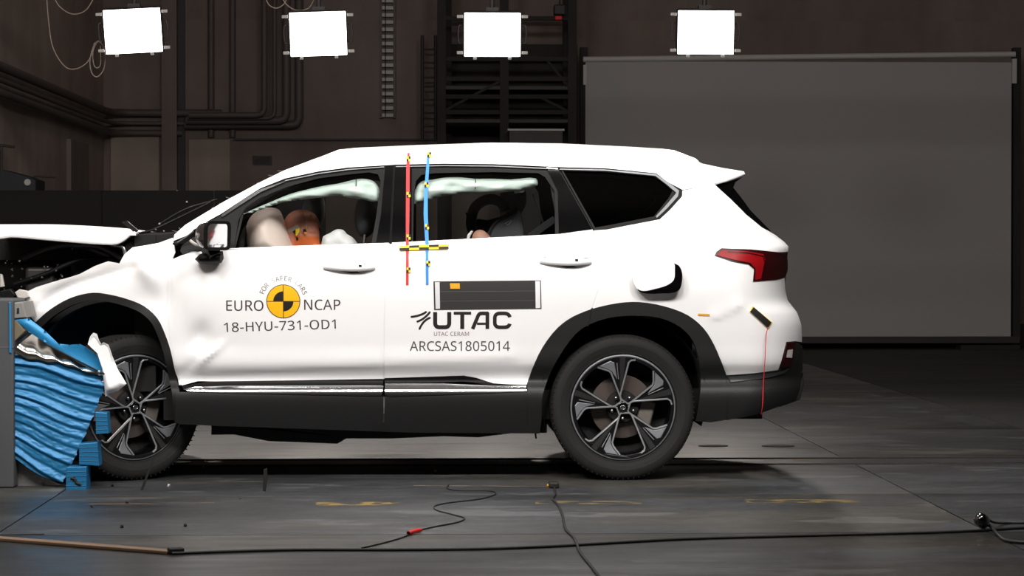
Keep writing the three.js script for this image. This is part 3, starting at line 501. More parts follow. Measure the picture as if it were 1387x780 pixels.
// ---- roof, windscreen, bonnet
const roofEdge = [[385, 231], [420, 217.8], [454, 209], [478, 206], [560, 203.4], [668, 201.4], [766, 202.4], [860, 208.5], [906, 212], [925, 217], [952, 227]].map(([x, y]) => onFlank(x, y, -0.002));
const roofTop = lookup([[372, 234], [392, 226], [420, 215], [454, 205], [478, 201.5], [560, 197.5], [668, 194], [766, 195.3], [860, 200], [906, 203.4], [925, 209], [952, 222]].map(([x, y]) => { const p = at(x, y, ZC); return [p.x, p.y]; }));
part('roof', loft(across(roofEdge, (p) => [0, 0.004 + Math.max(0, roofTop(p.x) - p.y - 0.004) * sstep(px0(380), px0(450), p.x)], 16)), M.paint, car);
part('headliner', loft(across(roofEdge.map((p) => V3(p.x, p.y - 0.04, p.z)), (p) => [0, 0.02], 8, 0.04), true), M.headliner, car);
const screenEdge = [[237, 320], [251, 306], [303, 275], [352, 248], [385, 231.6]].map(([x, y]) => onFlank(x, y, -0.004));
part('windscreen', loft(across(screenEdge, (p) => [-0.03, 0.022], 14)), phys({ color: 0x8c8a88, roughness: 0.1, transmission: 0.85, thickness: 0, ior: 1.5 }), car, 'cracked windscreen');
{ // crazed glass lines along the screen's near edge
  const rng = []; for (let i = 0; i < 14; i++) { const t = rnd(), a = screenEdge[Math.floor(t * 4)], b = screenEdge[Math.floor(t * 4) + 1], f = rnd(), p = a.clone().lerp(b, f), q = V3(p.x - 0.01 + rr(-0.04, 0.04), p.y + 0.012 + rr(0, 0.008), p.z - rr(0.1, 0.3)); rng.push(rod(V3(p.x, p.y + 0.008, p.z - 0.02), q, 0.0012, 5)); }
  part('crack', merge(rng), M.wire, car); }
part('wiper', tube([at(182, 316, -0.5), at(205, 312, -0.5), at(240, 296, -0.55), at(285, 274, -0.6)], 0.006), M.rubberTrim, car); part('wiper', tube([at(215, 304, -0.7), at(250, 284, -0.75), at(294, 270, -0.8)], 0.005), M.rubberTrim, car);
part('cowl', slab([[165, 335], [180, 318], [200, 316], [236, 314], [242, 330], [215, 334], [180, 345]], -0.2, 1.5, 0.01), M.under, car);
{ const low = smooth([[-60, 321], [0, 324], [14.7, 322], [49, 324.5], [98, 328.7], [137, 331.6], [157, 331.6], [167, 327.5], [175, 321], [182, 316.4]], 3), top = smooth([[-60, 304], [0, 304], [49, 304], [103, 306.6], [147, 310], [176, 314.6], [188, 316]], 3);
  part('bonnet', slab([...top, ...low.reverse()], -0.12, 0.05, 0.012), M.paint, car, 'white bonnet folded up by the crash');
  const edge = smooth([[-60, 305], [0, 305], [49, 305], [103, 307.6], [147, 311], [180, 315.4]], 3).map(([x, y]) => at(x, y, -0.13));
  part('bonnet_skin', loft(across(edge, [0, 0.012], 12)), M.paint, car); part('bonnet_lining', loft(across(edge.map((p) => V3(p.x, p.y - 0.03, p.z - 0.03)), [0, 0.0], 8), true), M.under, car); }
part('fuse_flap', slab([[165, 300.5], [172, 299], [187, 312], [183, 316]].map(([x, y]) => [x, y]), -0.3, 0.03, 0.003), M.rubberTrim, car);
// ---- engine bay
{ const P = (x, y, z) => at(x, y, z);
  const bay = group('engine_bay', car);
  part('firewall', bx(px0(176), px0(205), 0.45, P(0, 318, -0.4).y, -1.7, -0.18), M.under, bay);
  part('bay_tub', bx(px0(26), px0(180), 0.45, P(0, 395, -0.5).y, -1.6, -0.32), M.under, bay);
  part('far_wing', bx(px0(-80), px0(190), 0.96, P(0, 322, -1.5).y, -1.72, -1.6), M.under, bay);
  part('engine', rbx(px0(-60), px0(75), 0.96, P(0, 352, -0.7).y, -1.3, -0.5, 0.05), std(0x131214, 0.5), bay); part('air_box', rbx(px0(80), px0(150), 0.6, P(0, 350, -0.5).y, -0.9, -0.35, 0.04), M.trim, bay);
  part('battery', rbx(px0(20), px0(60), 0.95, P(0, 362, -0.3).y, -0.5, -0.3, 0.02), std(0x1b1a1b, 0.5), bay);
  part('hose', tube([P(30, 350, -0.35), P(70, 335, -0.35), P(110, 332, -0.33), P(150, 348, -0.3)], 0.022), std(0x19181a, 0.45), bay); part('hose', tube([P(20, 385, -0.3), P(60, 372, -0.28), P(110, 352, -0.28), P(160, 352, -0.28)], 0.014), M.rubberTrim, bay); part('hose', tube([P(100, 332, -0.3), P(135, 334, -0.28), P(166, 350, -0.26)], 0.02), std(0x232225, 0.4), bay);
  part('hinge', tube([P(150, 331, -0.2), P(166, 335, -0.2), P(170, 345, -0.2)], 0.011), M.satin, bay);
  part('bracket', slab([[0, 371], [3, 372], [6, 388], [0, 389]], -0.2, 0.02, 0.003), M.whiteMetal, bay); part('lamp_shard', slab([[20, 396], [26, 392], [36, 394], [40, 402], [30, 405], [24, 403]], -0.06, 0.05, 0.004), M.whiteMetal, bay); part('lamp_shard', slab([[0, 394], [14, 391], [22, 400], [18, 406], [0, 405]], -0.08, 0.06, 0.006), M.rubberTrim, bay);
  const scr = []; for (let i = 0; i < 30; i++) { const p = P(rr(2, 90), rr(350, 404), rr(-0.34, -0.2)); const g = new THREE.TetrahedronGeometry(rr(0.004, 0.012)); g.rotateX(rnd() * 6).rotateY(rnd() * 6).translate(p.x, p.y, p.z); scr.push(g); }
  const s = part('broken_bits', merge(scr), M.greySteel, bay); s.userData.kind = 'stuff'; }
// ---- lower body
const archR = [...smooth([[714, 521], [721, 500], [734.6, 471], [755, 445], [776, 429.4], [800, 419], [838, 410.4], [866, 409], [901, 415], [932, 427], [953, 444.5], [966.5, 465.5], [980, 497]], 3), [984, 510], [984, 568.5], [963, 572], [944, 570.5], ...smooth([[942, 570], [946, 552], [949, 521], [947.5, 493], [939, 462], [921.5, 443], [894, 430.6], [859, 427.4], [824.6, 430.5], [797, 440], [780, 452], [759, 480], [743, 511], [734.6, 538], [733, 566], [731, 587]], 3), [715, 586]];
part('wheel_arch', panel(archR, 0.016, 0.06, 0.02), M.clad, car); part('wheel_arch', mirrored(panel(archR, 0.016, 0.06, 0.03)), M.clad, car);
part('arch_joint', band([[801, 418], [799, 432], [796, 442]], 1.4, 0.0175, 0.002), M.under, car);
const archF = (() => { const o = smooth([[48, 437], [64, 422], [85, 408.4], [102.6, 401], [126, 396.4], [149, 399], [174, 405.6], [195, 414.6], [213, 431], [224, 454], [231, 475], [237, 503], [243, 530]], 3), n = o.map((p, i) => { const a = o[Math.max(0, i - 1)], b = o[Math.min(o.length - 1, i + 1)], L = Math.hypot(b[0] - a[0], b[1] - a[1]); return [p[0] - (b[1] - a[1]) / L * 10, p[1] + (b[0] - a[0]) / L * 10]; }); return [...o, [241, 573], [236, 572], ...n.reverse()]; })();
part('wheel_arch', panel(archF, 0.006, 0.1, 0.02), M.cladShaded, car); part('wheel_arch', mirrored(panel(archF, 0.012, 0.06, 0.03)), M.clad, car);  // near arch: its shade is put into a darker copy of the cladding
const sill = [[238, 531], [262, 531], [313, 532.5], [400, 534.5], [519, 537], [520, 537], [620, 533.5], [713, 530], [733, 521], [734, 566], [731, 587], [560, 586], [420, 581], [300, 577], [244, 574.5], [237, 572]];
part('sill', panel(sill, 0.012, 0.08, 0.025), M.clad, car); part('sill', mirrored(panel(sill, 0.012, 0.08, 0.05)), M.clad, car);
for (const [d, pts] of [[doorF, [[247, 524], [285, 520], [400, 519], [519, 517]]], [doorR, [[521, 516], [600, 513.6], [628, 512.6], [644, 515], [668, 521], [690, 522], [714, 522]]]]) part('rubbing_strip', band(pts, d === doorF ? [3, 7, 8, 8] : [8, 8, 8, 7, 4, 3, 2], 0.006, 0.02), M.rubberTrim, d);
part('chrome_moulding', panel([[248, 527], [264, 524], [310, 522.4], [400, 522], [515, 522], [519.5, 522.6], [517, 536.6], [400, 534.4], [313, 532.4], [258, 530.4]], 0.016, 0.025), M.chrome, doorF, 'chrome sill moulding with a pointed front end');
part('chrome_moulding', panel([[521.4, 519.6], [600, 519.4], [668, 522.4], [712.6, 522.4], [713.6, 530], [620, 534], [528, 537.4], [521.4, 535]], 0.016, 0.025), M.chrome, doorR);
part('door_gap', band([[520.3, 538], [520, 566]], [2.2, 1], 0.0135, 0.002), M.satin, car);
const bumperLow = [[984, 509], [1053, 502.6], [1058, 499], [1062, 486], [1072, 470], [1080, 464], [1087, 468], [1087.5, 500], [1084, 525], [1078, 542], [1056, 550], [1023, 562], [984, 569]];
const rb = part('rear_bumper', panel(bumperLow, 0.012, 0.05, 0.02), M.clad, car); part('rear_bumper', mirrored(rb.geometry), M.clad, car);
part('bumper_ridge', panel([[986, 510.5], [1054, 504.5], [1070, 498], [1064, 505], [1040, 511.5], [990, 517.5]], 0.02, 0.01), std(0x3a3b3d, 0.45), rb);
const refl = part('rear_reflector', panel([[1058, 498], [1066, 464.5], [1077, 463.5], [1072, 496]], 0.022, 0.02), M.lensDark, rb); part('clear_lens', panel([[1065, 484], [1067, 474], [1074, 473], [1073, 484.5]], 0.026, 0.006), M.lensClear, refl);
part('exhaust_tip', slab([[1062, 549], [1076, 540], [1088, 505], [1089.5, 520], [1084, 541], [1074, 545]], -0.42, 0.05, 0.006), std(0x2a2a2c, 0.4), rb);
// rear face: glass, tailgate, bumper between the two flanks
{ const rl = (list, off = 0) => list.map(([x, y]) => { const p = onFlank(x, y, 0); return V3(p.x, p.y, p.z); });
  const edgeG = rl([[969, 250], [990, 270], [1011, 291], [1032, 308], [1051.5, 319]]), edgeT = rl([[1051.5, 319], [1062, 327], [1068, 334], [1066.5, 352], [1064.5, 376], [1063.5, 392], [1067.5, 407], [1079.5, 422], [1086, 440], [1086.6, 465]]), edgeB = rl([[1086.6, 466], [1087, 485], [1086.6, 500], [1083, 525], [1077, 543], [1056, 551]]);
  const tg = part('tailgate', loft(across(edgeT, [0.03, 0], 12), true), M.paint, car), gl = part('rear_window', loft(across(edgeG, [0.06, 0.03], 12), true), M.gloss, car); part('bumper_back', loft(across(edgeB, [0.03, 0], 12), true), M.clad, car);
  const side = panel([[968, 250], [992, 252], [1006, 268], [1020, 285], [1053, 320], [1051.5, 319], [1032, 308], [1011, 291], [990, 270]], -0.002, 0.05, 0.02, (x, y) => -0.34 - 0.3 * (1.5 - y) * 0); part('glass_edge', side, M.gloss, gl); part('glass_edge', mirrored(side), M.gloss, gl);
  const prof = [[926, 214], [938, 216], [952, 221.6], [980, 227.5], [1008, 232], [1010, 236], [1000, 240.5], [984, 246.5], [968, 251], [952, 249], [936, 236]], sp = slab(prof, -0.3, 1.3, 0.01); part('spoiler', sp, M.paint, car);
  const fin = slab([[968, 250], [985, 246.6], [1003, 240.5], [1007, 239], [996, 247], [993, 255], [986, 268], [975, 257]], -0.33, 0.04, 0.003); part('spoiler_fin', fin, M.gloss, car); part('spoiler_fin', mirrored(fin), M.gloss, car); }
// tail lamp
{ const tl = part('tail_lamp', panel([[968, 346], [970.5, 341], [977, 336.2], [1017, 337.7], [1054, 341.7], [1064, 346], [1067, 352], [1067.5, 366], [1064, 375], [1054, 378.4], [1020, 381], [1021.5, 364.6], [1014, 358], [992, 354]], 0.006, 0.05, 0.015), M.lensDark, car);
  part('red_lens', panel([[971, 345.6], [978, 338.6], [1012, 340.4], [1034, 344], [1036.5, 352], [1031, 377.6], [1023, 379], [1023.6, 364], [1016, 356], [993, 351.5]], 0.012, 0.006, 0.015), M.lens, tl, 'bright red lens');
  part('dark_strip', band([[985, 340.8], [1013, 342.4], [1034, 347], [1036, 356], [1032, 376]], 1.6, 0.0135, 0.002), M.lensDark, tl);
  part('tail_lamp', mirrored(tl.geometry), M.lensDark, car); }
// floor pan, liners
part('underbody', merge([bx(px0(215), px0(1040), 0.3, 0.45, -1.72, -0.2), bx(px0(744), px0(950), 0.36, 0.8, -1.5, -0.42), bx(px0(150), px0(235), 0.36, 0.9, -1.45, -0.5)]), M.under, car);
part('underbody_tray', slab([[240, 570], [286, 572], [286, 589], [317, 588.6], [340, 593], [364, 597.6], [457, 601], [469, 594], [531, 594], [601, 591], [648, 592.4], [695, 586.6], [741, 586.4], [741, 570]], -0.25, 0.5, 0.008), M.under, car);
part('tow_hook', rod(at(725, 584, -0.2), at(726, 594, -0.2), 0.005), M.under, car);
part('clip', rod(at(520, 560, 0.0), at(519.6, 572, 0.0), 0.006), M.under, car);
const liner = (cx, cy, r0, r1, z0, z1, a0, a1, name) => { const p = at(cx, cy, 0), lines = []; for (let i = 0; i <= 24; i++) { const t = a0 + (a1 - a0) * i / 24, c = Math.cos(t), s = Math.sin(t); lines.push([V3(p.x + c * r0, p.y + s * r0, z0), V3(p.x + c * r0, p.y + s * r0, z1), V3(p.x + c * 0.05, p.y + s * 0.05, z1)]); } return part(name, loft(lines), M.under, car); };
liner(846, 540, 0.425, 0.425, -0.05, -0.42, -0.35, Math.PI + 0.35, 'wheel_well'); liner(148, 520, 0.415, 0.4, -0.08, -0.45, -0.5, Math.PI + 0.2, 'wheel_well');
// rear suspension glimpsed below
part('rear_axle', merge([rod(V3(px0(846), 0.36, -0.3), V3(px0(846), 0.36, -1.6), 0.04), rod(V3(px0(790), 0.3, -0.5), V3(px0(846), 0.33, -0.4), 0.03)]), M.under, car);

// ---- wheels (built round the origin, axis +z outward)
function ribbonGeo(pts, w, z0, z1, closed = false) {                         // a raised flat rib along a line in the wheel face
  const v = pts.map((p) => new THREE.Vector2(p[0], p[1])), l = [], r = [], n = v.length;
  v.forEach((p, i) => { const a = v[closed ? (i - 1 + n) % n : Math.max(0, i - 1)], b = v[closed ? (i + 1) % n : Math.min(n - 1, i + 1)], d = b.clone().sub(a).normalize(); l.push(new THREE.Vector2(p.x - d.y * w / 2, p.y + d.x * w / 2)); r.unshift(new THREE.Vector2(p.x + d.y * w / 2, p.y - d.x * w / 2)); });
  return new THREE.ExtrudeGeometry(new THREE.Shape([...l, ...r]), { depth: z1 - z0, bevelEnabled: true, bevelSize: 0.001, bevelThickness: 0.001, bevelSegments: 1, bevelOffset: -0.001 }).translate(0, 0, z0);
}
const RW = 0.2625;
function makeWheel(parent, name, label) {
  const w = group(name, parent); if (label) w.userData.label = label;
  const tp = [[0.272, -0.2], [0.285, -0.222], [0.315, -0.232], [0.345, -0.226], [0.362, -0.21], [0.368, -0.19], [0.3705, -0.17], [0.3705, -0.165], [0.363, -0.163], [0.363, -0.156], [0.371, -0.154], [0.3715, -0.12], [0.364, -0.118], [0.364, -0.11], [0.3715, -0.108], [0.3715, -0.07], [0.364, -0.068], [0.364, -0.06], [0.371, -0.058], [0.37, -0.035], [0.366, -0.02], [0.36, -0.006], [0.345, 0.001], [0.33, 0.004], [0.322, 0.003], [0.3205, 0.0045], [0.3195, 0.003], [0.305, 0.001], [0.29, -0.004], [0.28, -0.008], [0.279, -0.006], [0.276, -0.008], [0.272, -0.016]];
  part('tyre', lathe(tp, 96), M.tyre, w);
  { const bl = []; for (let k = 0; k < 84; k++) { const a = k / 84 * 2 * Math.PI; bl.push(new THREE.BoxGeometry(0.004, 0.008, 0.028).translate(0, 0.3635, -0.017).rotateZ(a)); } const tb = part('tread_edge', merge(bl), M.tyre, w); tb.userData.kind = 'stuff'; }
  part('rim', lathe([[0.272, -0.2], [0.25, -0.19], [0.235, -0.12], [0.238, -0.05], [0.25, -0.03], [0.258, -0.02], [0.266, -0.014], [0.272, -0.012], [0.273, -0.02]], 96), M.rimDark, w);
  part('rim_edge', lathe([[0.2585, -0.022], [0.2575, -0.014], [0.262, -0.0095], [0.2675, -0.0095], [0.2695, -0.013]], 96), M.rimGrey, w);
  part('brake_disc', lathe([[0.05, -0.085], [0.16, -0.085], [0.163, -0.088], [0.163, -0.105], [0.05, -0.105]], 64), M.brake, w); part('brake_hub', lathe([[0.0, -0.05], [0.075, -0.05], [0.085, -0.06], [0.085, -0.085]], 48), M.under, w);
  part('back_plate', lathe([[0.0, -0.14], [0.2, -0.14], [0.24, -0.125]], 48), M.under, w);
  part('caliper', rbx(0.085, 0.165, -0.075, 0.065, -0.12, -0.07, 0.012).rotateZ(-0.25), M.caliper, w);
  const R = RW, f = (p, k) => { const c = Math.cos(k), s = Math.sin(k); return [p[0] * c - p[1] * s, p[0] * s + p[1] * c]; };
  const u = (a, b) => [a / 340 * R, -b / 340 * R];                            // u right, v outward, for the spoke gap that points down
  const winL = [[-4, 38], [-13, 46], [-20, 64], [-65, 232], [-58, 255], [-14, 314]], winR = [[112, 302], [134, 284], [139, 262], [56, 58], [46, 44], [34, 37]];
  const arc = []; for (let k = 1; k < 6; k++) { const a0 = Math.atan2(-14, 314), a1 = Math.atan2(112, 302), a = a0 + (a1 - a0) * k / 6; arc.push([Math.sin(a) * 319, Math.cos(a) * 319]); }
  const win = [...winL, ...arc, ...winR];
  const face = new THREE.Shape(); face.absarc(0, 0, R * 0.985, 0, Math.PI * 2);
  const cut = [], grey = [], slot = [], dish = (g) => { const p = g.attributes.position; for (let i = 0; i < p.count; i++) { const r = Math.hypot(p.getX(i), p.getY(i)) / R; p.setZ(i, p.getZ(i) - 0.022 * (1 - r * r) - 0.004); } g.computeVertexNormals(); return g; };
  for (let k = 0; k < 5; k++) {
    const a = k * Math.PI * 2 / 5, rot = (p) => f(u(...p), a);
    face.holes.push(new THREE.Path(win.map(rot).map((p) => new THREE.Vector2(...p))));
    const offL = winL.map(([x, y]) => [x - 6, y]), offR = winR.map(([x, y]) => [x + 6, y]);
    cut.push(ribbonGeo([...offL.slice().reverse(), ...offR.slice().reverse()].map(rot), 0.0085, 0.0005, 0.005));
    // slot between this gap and the next one counter-clockwise, and the grey facet beside it
    const sl = [[88, 80], [100, 78], [222, 250], [190, 270], [176, 262]], sr = (p) => rot(p);
    slot.push(new THREE.ExtrudeGeometry(new THREE.Shape([[72, 92], [84, 84], [214, 256], [182, 279]].map(sr).map((p) => new THREE.Vector2(...p))), { depth: 0.0012, bevelEnabled: false }).translate(0, 0, 0.0004));
    const fa = a + Math.PI * 2 / 5, rf = (p) => f(u(...p), fa); // facet lies on the bent side of the next gap
    grey.push(new THREE.ExtrudeGeometry(new THREE.Shape([[-78, 170], [-80, 236], [-66, 268], [-32, 314], [-112, 300], [-128, 276]].map(rf).map((p) => new THREE.Vector2(...p))), { depth: 0.0025, bevelEnabled: true, bevelSize: 0.003, bevelThickness: 0.002, bevelSegments: 1, bevelOffset: -0.003 }).translate(0, 0, 0.0004));
    cut.push(ribbonGeo([[-140, 262], [-86, 168]].map(rf), 0.004, 0.0005, 0.003));
  }
  part('spoke_face', dish(new THREE.ExtrudeGeometry(face, { depth: 0.035, bevelEnabled: true, bevelSize: 0.002, bevelThickness: 0.002, bevelSegments: 2, curveSegments: 90 }).translate(0, 0, -0.037)), M.rimDark, w);
  for (const g of cut) part('cut_edge', dish(g), M.rimCut, w);
  for (const g of grey) part('spoke_facet', dish(g), M.rimGrey, w);
  for (const g of slot) part('spoke_slot', dish(g), M.black, w);
  for (let k = 0; k < 5; k++) { const a = -Math.PI / 2 + k * Math.PI * 2 / 5; part('lug_nut', lathe([[0, 0.004], [0.007, 0.003], [0.009, -0.002], [0.009, -0.02]], 12).translate(Math.cos(a) * 0.058, Math.sin(a) * 0.058, -0.026), M.lug, w); }
  part('hub_cap', lathe([[0, -0.016], [0.024, -0.0165], [0.028, -0.02], [0.029, -0.03]], 32), M.gloss, w);
  { const e = new THREE.TorusGeometry(0.012, 0.0018, 6, 24).scale(1.1, 0.75, 1).translate(0, 0, -0.0145), s1 = bar(V3(-0.006, -0.008, -0.0145), V3(-0.002, 0.008, -0.0145), 0.003, 0.002), s2 = bar(V3(0.002, -0.008, -0.0145), V3(0.006, 0.008, -0.0145), 0.003, 0.002), s3 = bar(V3(-0.005, -0.001, -0.0145), V3(0.005, 0.001, -0.0145), 0.003, 0.002); part('hub_emblem', merge([e, s1, s2, s3]), M.satin, w); }
  return w;
}
const w1 = makeWheel(car, 'rear_wheel', 'rear wheel with a diamond-cut five-spoke alloy rim');
{ const p = at(844.5, 554.5, 0); w1.position.set(p.x, 0.3715, -0.02); }
const w2 = w1.clone(); w2.name = 'front_wheel'; w2.userData = { label: 'front wheel knocked askew against the blue barrier' }; car.add(w2);
{ const p = at(184, 553, -0.06); w2.position.set(p.x, 0.372, -0.1); w2.rotation.set(0, 0.58, 0.0, 'YXZ'); w2.children.forEach(() => 0); }
const w3 = w1.clone(); w3.name = 'rear_wheel'; w3.userData = {}; w3.position.z = mirrorZ(-0.02); w3.rotation.y = Math.PI; car.add(w3);
const w4 = w1.clone(); w4.name = 'front_wheel'; w4.userData = {}; w4.position.set(px0(118), 0.3715, mirrorZ(-0.02)); w4.rotation.y = Math.PI; car.add(w4);

// ---- door handles, mirror, fuel flap
function handle(door, cx, cy) {
  const o = (x, y) => [cx + x, cy + y];
  part('handle_pocket', panel([o(-26, 1), o(-14, 4), o(0, 7), o(14, 7), o(28, 2), o(30, -3), o(10, -6), o(-16, -4)], 0.0012, 0.004), std(0xb9b9bd, 0.5), door);
  const p = [[-36, -3.2], [-20, -1.5], [0, -0.5], [18, -1], [32, -2.5]].map(([x, y], i) => onFlank(cx + x, cy + y, [0.002, 0.014, 0.02, 0.02, 0.004][i])), g = tube(p, 0.0165, 40, 12); 
  part('handle', g, M.paint, door); part('handle_trim', tube(p.map((q) => V3(q.x, q.y + 0.0165, q.z - 0.002)), 0.004, 40, 8), M.chrome, door); part('handle_shadow_gap', panel([o(-14, 3.4), o(0, 6.4), o(14, 6), o(6, 2.8)], 0.0022, 0.002), std(0x3a3a3d, 0.3, 0.6), door);
  part('lock', rbx(-0.008, 0.008, -0.006, 0.006, -0.008, 0.008, 0.003).translate(...onFlank(cx + 13, cy - 3.6, 0.034).toArray()), M.black, door);
}
handle(doorF, 475, 363.5); handle(doorR, 768, 356);
{ const z = 0.16, P = (x, y, zz = z) => at(x, y, zz), mr = group('wing_mirror', car); mr.userData.label = 'black wing mirror with its glass turned outward';
  // the head is turned outward: its glass looks back along the flank
  const c = P(293.5, 319, 0.17), turn = (g) => g.rotateX(0.03).rotateY(0.87).translate(c.x, c.y, c.z), rr2 = (w, h, r, x = 0) => { const sh = new THREE.Shape(); sh.moveTo(x - w + r, -h); sh.lineTo(x + w - r, -h); sh.quadraticCurveTo(x + w, -h, x + w, -h + r); sh.lineTo(x + w, h - r); sh.quadraticCurveTo(x + w, h, x + w - r, h); sh.lineTo(x - w + r * 1.6, h); sh.quadraticCurveTo(x - w, h, x - w, h - r * 1.6); sh.lineTo(x - w, -h + r); sh.quadraticCurveTo(x - w, -h, x - w + r, -h); return sh; };
  const dome = new THREE.SphereGeometry(1, 36, 24), dp = dome.attributes.position; for (let i = 0; i < dp.count; i++) { const k = (v) => Math.sign(v) * Math.pow(Math.abs(v), 0.62); const x = k(dp.getX(i)), y = k(dp.getY(i)), zz = dp.getZ(i); dp.setXYZ(i, x * 0.088, y * 0.072, zz > 0 ? zz * 0.004 : zz * 0.105); } dome.computeVertexNormals();
  part('housing', turn(dome), M.gloss, mr);
  part('bezel', turn(new THREE.ExtrudeGeometry((() => { const sh = rr2(0.087, 0.071, 0.03); sh.holes.push(new THREE.Path(rr2(0.074, 0.061, 0.022).getPoints(8))); return sh; })(), { depth: 0.008, bevelEnabled: true, bevelSize: 0.003, bevelThickness: 0.003, bevelSegments: 2 })), M.rubberTrim, mr);
  part('mirror_glass', turn(new THREE.ExtrudeGeometry(rr2(0.074, 0.061, 0.022), { depth: 0.003, bevelEnabled: false }).translate(0, 0, 0.003)), M.mirror, mr);
  part('foot', pillow([[264, 351], [270, 344.5], [280, 340.5], [302, 340], [303, 350], [300, 356], [285, 358], [270, 357]], 0.06, 0.05, 0.03, 0.012), M.rubberTrim, mr); part('neck', bar(P(288, 336, 0.12), P(284, 346, 0.06), 0.06, 0.07), M.rubberTrim, mr);
  part('arm', tube([P(236, 331, 0.02), P(250, 322, 0.03), P(262, 313, 0.05)], 0.0035), M.satin, mr); part('tip', new THREE.SphereGeometry(0.011, 12, 8).scale(1.5, 0.8, 0.8).translate(...P(238, 330, 0.025).toArray()), M.rubberTrim, mr);
  part('broken_corner', panel([[246, 333], [262, 321], [272, 320], [276, 338], [258, 341], [248, 345], [244, 340]], 0.004, 0.02), M.rubberTrim, mr); part('cable_end', tube([P(258, 326, 0.06), P(265, 331, 0.08), P(273, 333, 0.08)], 0.008), M.whiteMetal, mr); }
{ const ff = group('fuel_flap', car); ff.userData.label = 'open white fuel flap with a black edge';
  part('recess', panel([[864, 366], [912, 357], [916, 362], [917, 380], [910, 390], [885, 396], [866, 393]], 0.001, 0.004), M.black, ff);
  part('shell', panel(smooth([[913, 356.5], [920, 360], [924, 370], [923.5, 383], [920, 392.5], [912, 396.5], [895, 397.5], [873, 397.2], [864, 393], [866, 388], [900, 380], [908, 372], [911, 360]], 3), 0.05, 0.04, 0.012), M.gloss, ff);
  part('flap', panel(smooth([[856, 372], [860, 362], [872, 358], [905, 355], [913, 357], [914, 366], [912.6, 379], [904, 386], [888, 391], [872, 394], [864, 391.5], [858, 383], [856, 372]], 3), 0.054, 0.006, 0.012), M.paint, ff); part('hinge', rod(onFlank(870, 376, 0), onFlank(876, 380, 0.05), 0.012), M.black, ff); }
// ---- lettering and marks on the doors
function decalTex(w, h, draw) { const c = document.createElement('canvas'); c.width = w; c.height = h; const g = c.getContext('2d'); g.clearRect(0, 0, w, h); draw(g, w, h); const t = new THREE.CanvasTexture(c); t.colorSpace = THREE.SRGBColorSpace; t.magFilter = THREE.LinearFilter; return t; }
function decal(door, name, x0, y0, x1, y1, scale, draw, label) {
  const t = decalTex((x1 - x0) * scale, (y1 - y0) * scale, (g, w, h) => { g.scale(scale, scale); g.translate(-x0, -y0); draw(g); });
  const m = part(name, panel([[x0, y0], [x1, y0], [x1, y1], [x0, y1]], 0.0015, 0, 0.02, flank, true), std(0xffffff, 0.5, 0, { map: t, transparent: true }), door, label); m.castShadow = false; return m;
}
const fitText = (g, s, x, y, w, h, font, weight = '') => { g.save(); g.font = `${weight} 100px ${font}`; const m = g.measureText(s), H = 72; g.translate(x, y); g.scale(w / m.width, h / H); g.fillText(s, 0, 0); g.restore(); };
decal(doorF, 'test_emblem', 300, 368, 466, 456, 8, (g) => {
  const cx = 384, cy = 408, R = 22.4;
  g.fillStyle = '#f5b90c'; g.beginPath(); g.arc(cx, cy, R, 0, 7); g.fill(); g.fillStyle = '#1a1512';
  g.beginPath(); g.moveTo(cx, cy); g.arc(cx, cy, 13.6, Math.PI, Math.PI * 1.5); g.fill(); g.beginPath(); g.moveTo(cx, cy); g.arc(cx, cy, 13.6, 0, Math.PI / 2); g.fill();
  g.strokeStyle = '#4a2d1a'; g.lineWidth = 1; g.beginPath(); g.arc(cx, cy, R, 0, 7); g.stroke(); g.beginPath(); g.moveTo(cx - R, cy); g.lineTo(cx + R, cy); g.moveTo(cx, cy - R); g.lineTo(cx, cy + R); g.stroke();
  g.fillStyle = '#3d3338'; fitText(g, 'EURO', 305, 420.5, 53.5, 14, 'sans-serif'); fitText(g, 'NCAP', 410, 419.5, 52, 14, 'sans-serif');
  g.save(); g.translate(302, 449.5); g.rotate(-0.03); fitText(g, '18-HYU-731-OD1', 0, 0, 157, 12.6, 'sans-serif'); g.restore();
  const s = 'FOR SAFER CARS'; g.font = '9px sans-serif'; g.textAlign = 'center';
  for (let i = 0; i < s.length; i++) { const a = -1.17 + i * 2.36 / (s.length - 1); g.save(); g.translate(cx, cy); g.rotate(a); g.globalAlpha = [1, 0.95, 0.7, 0, 0.45, 0.7, 0.8, 0.75, 0.6, 0, 0.35, 0.6, 0.95, 1][i]; g.fillStyle = '#55484c'; g.fillText(s[i], 0, -27.6); g.restore(); }  // glare that burns out the upper letters is put into their alpha
}, 'yellow and black quartered emblem with grey lettering round it');
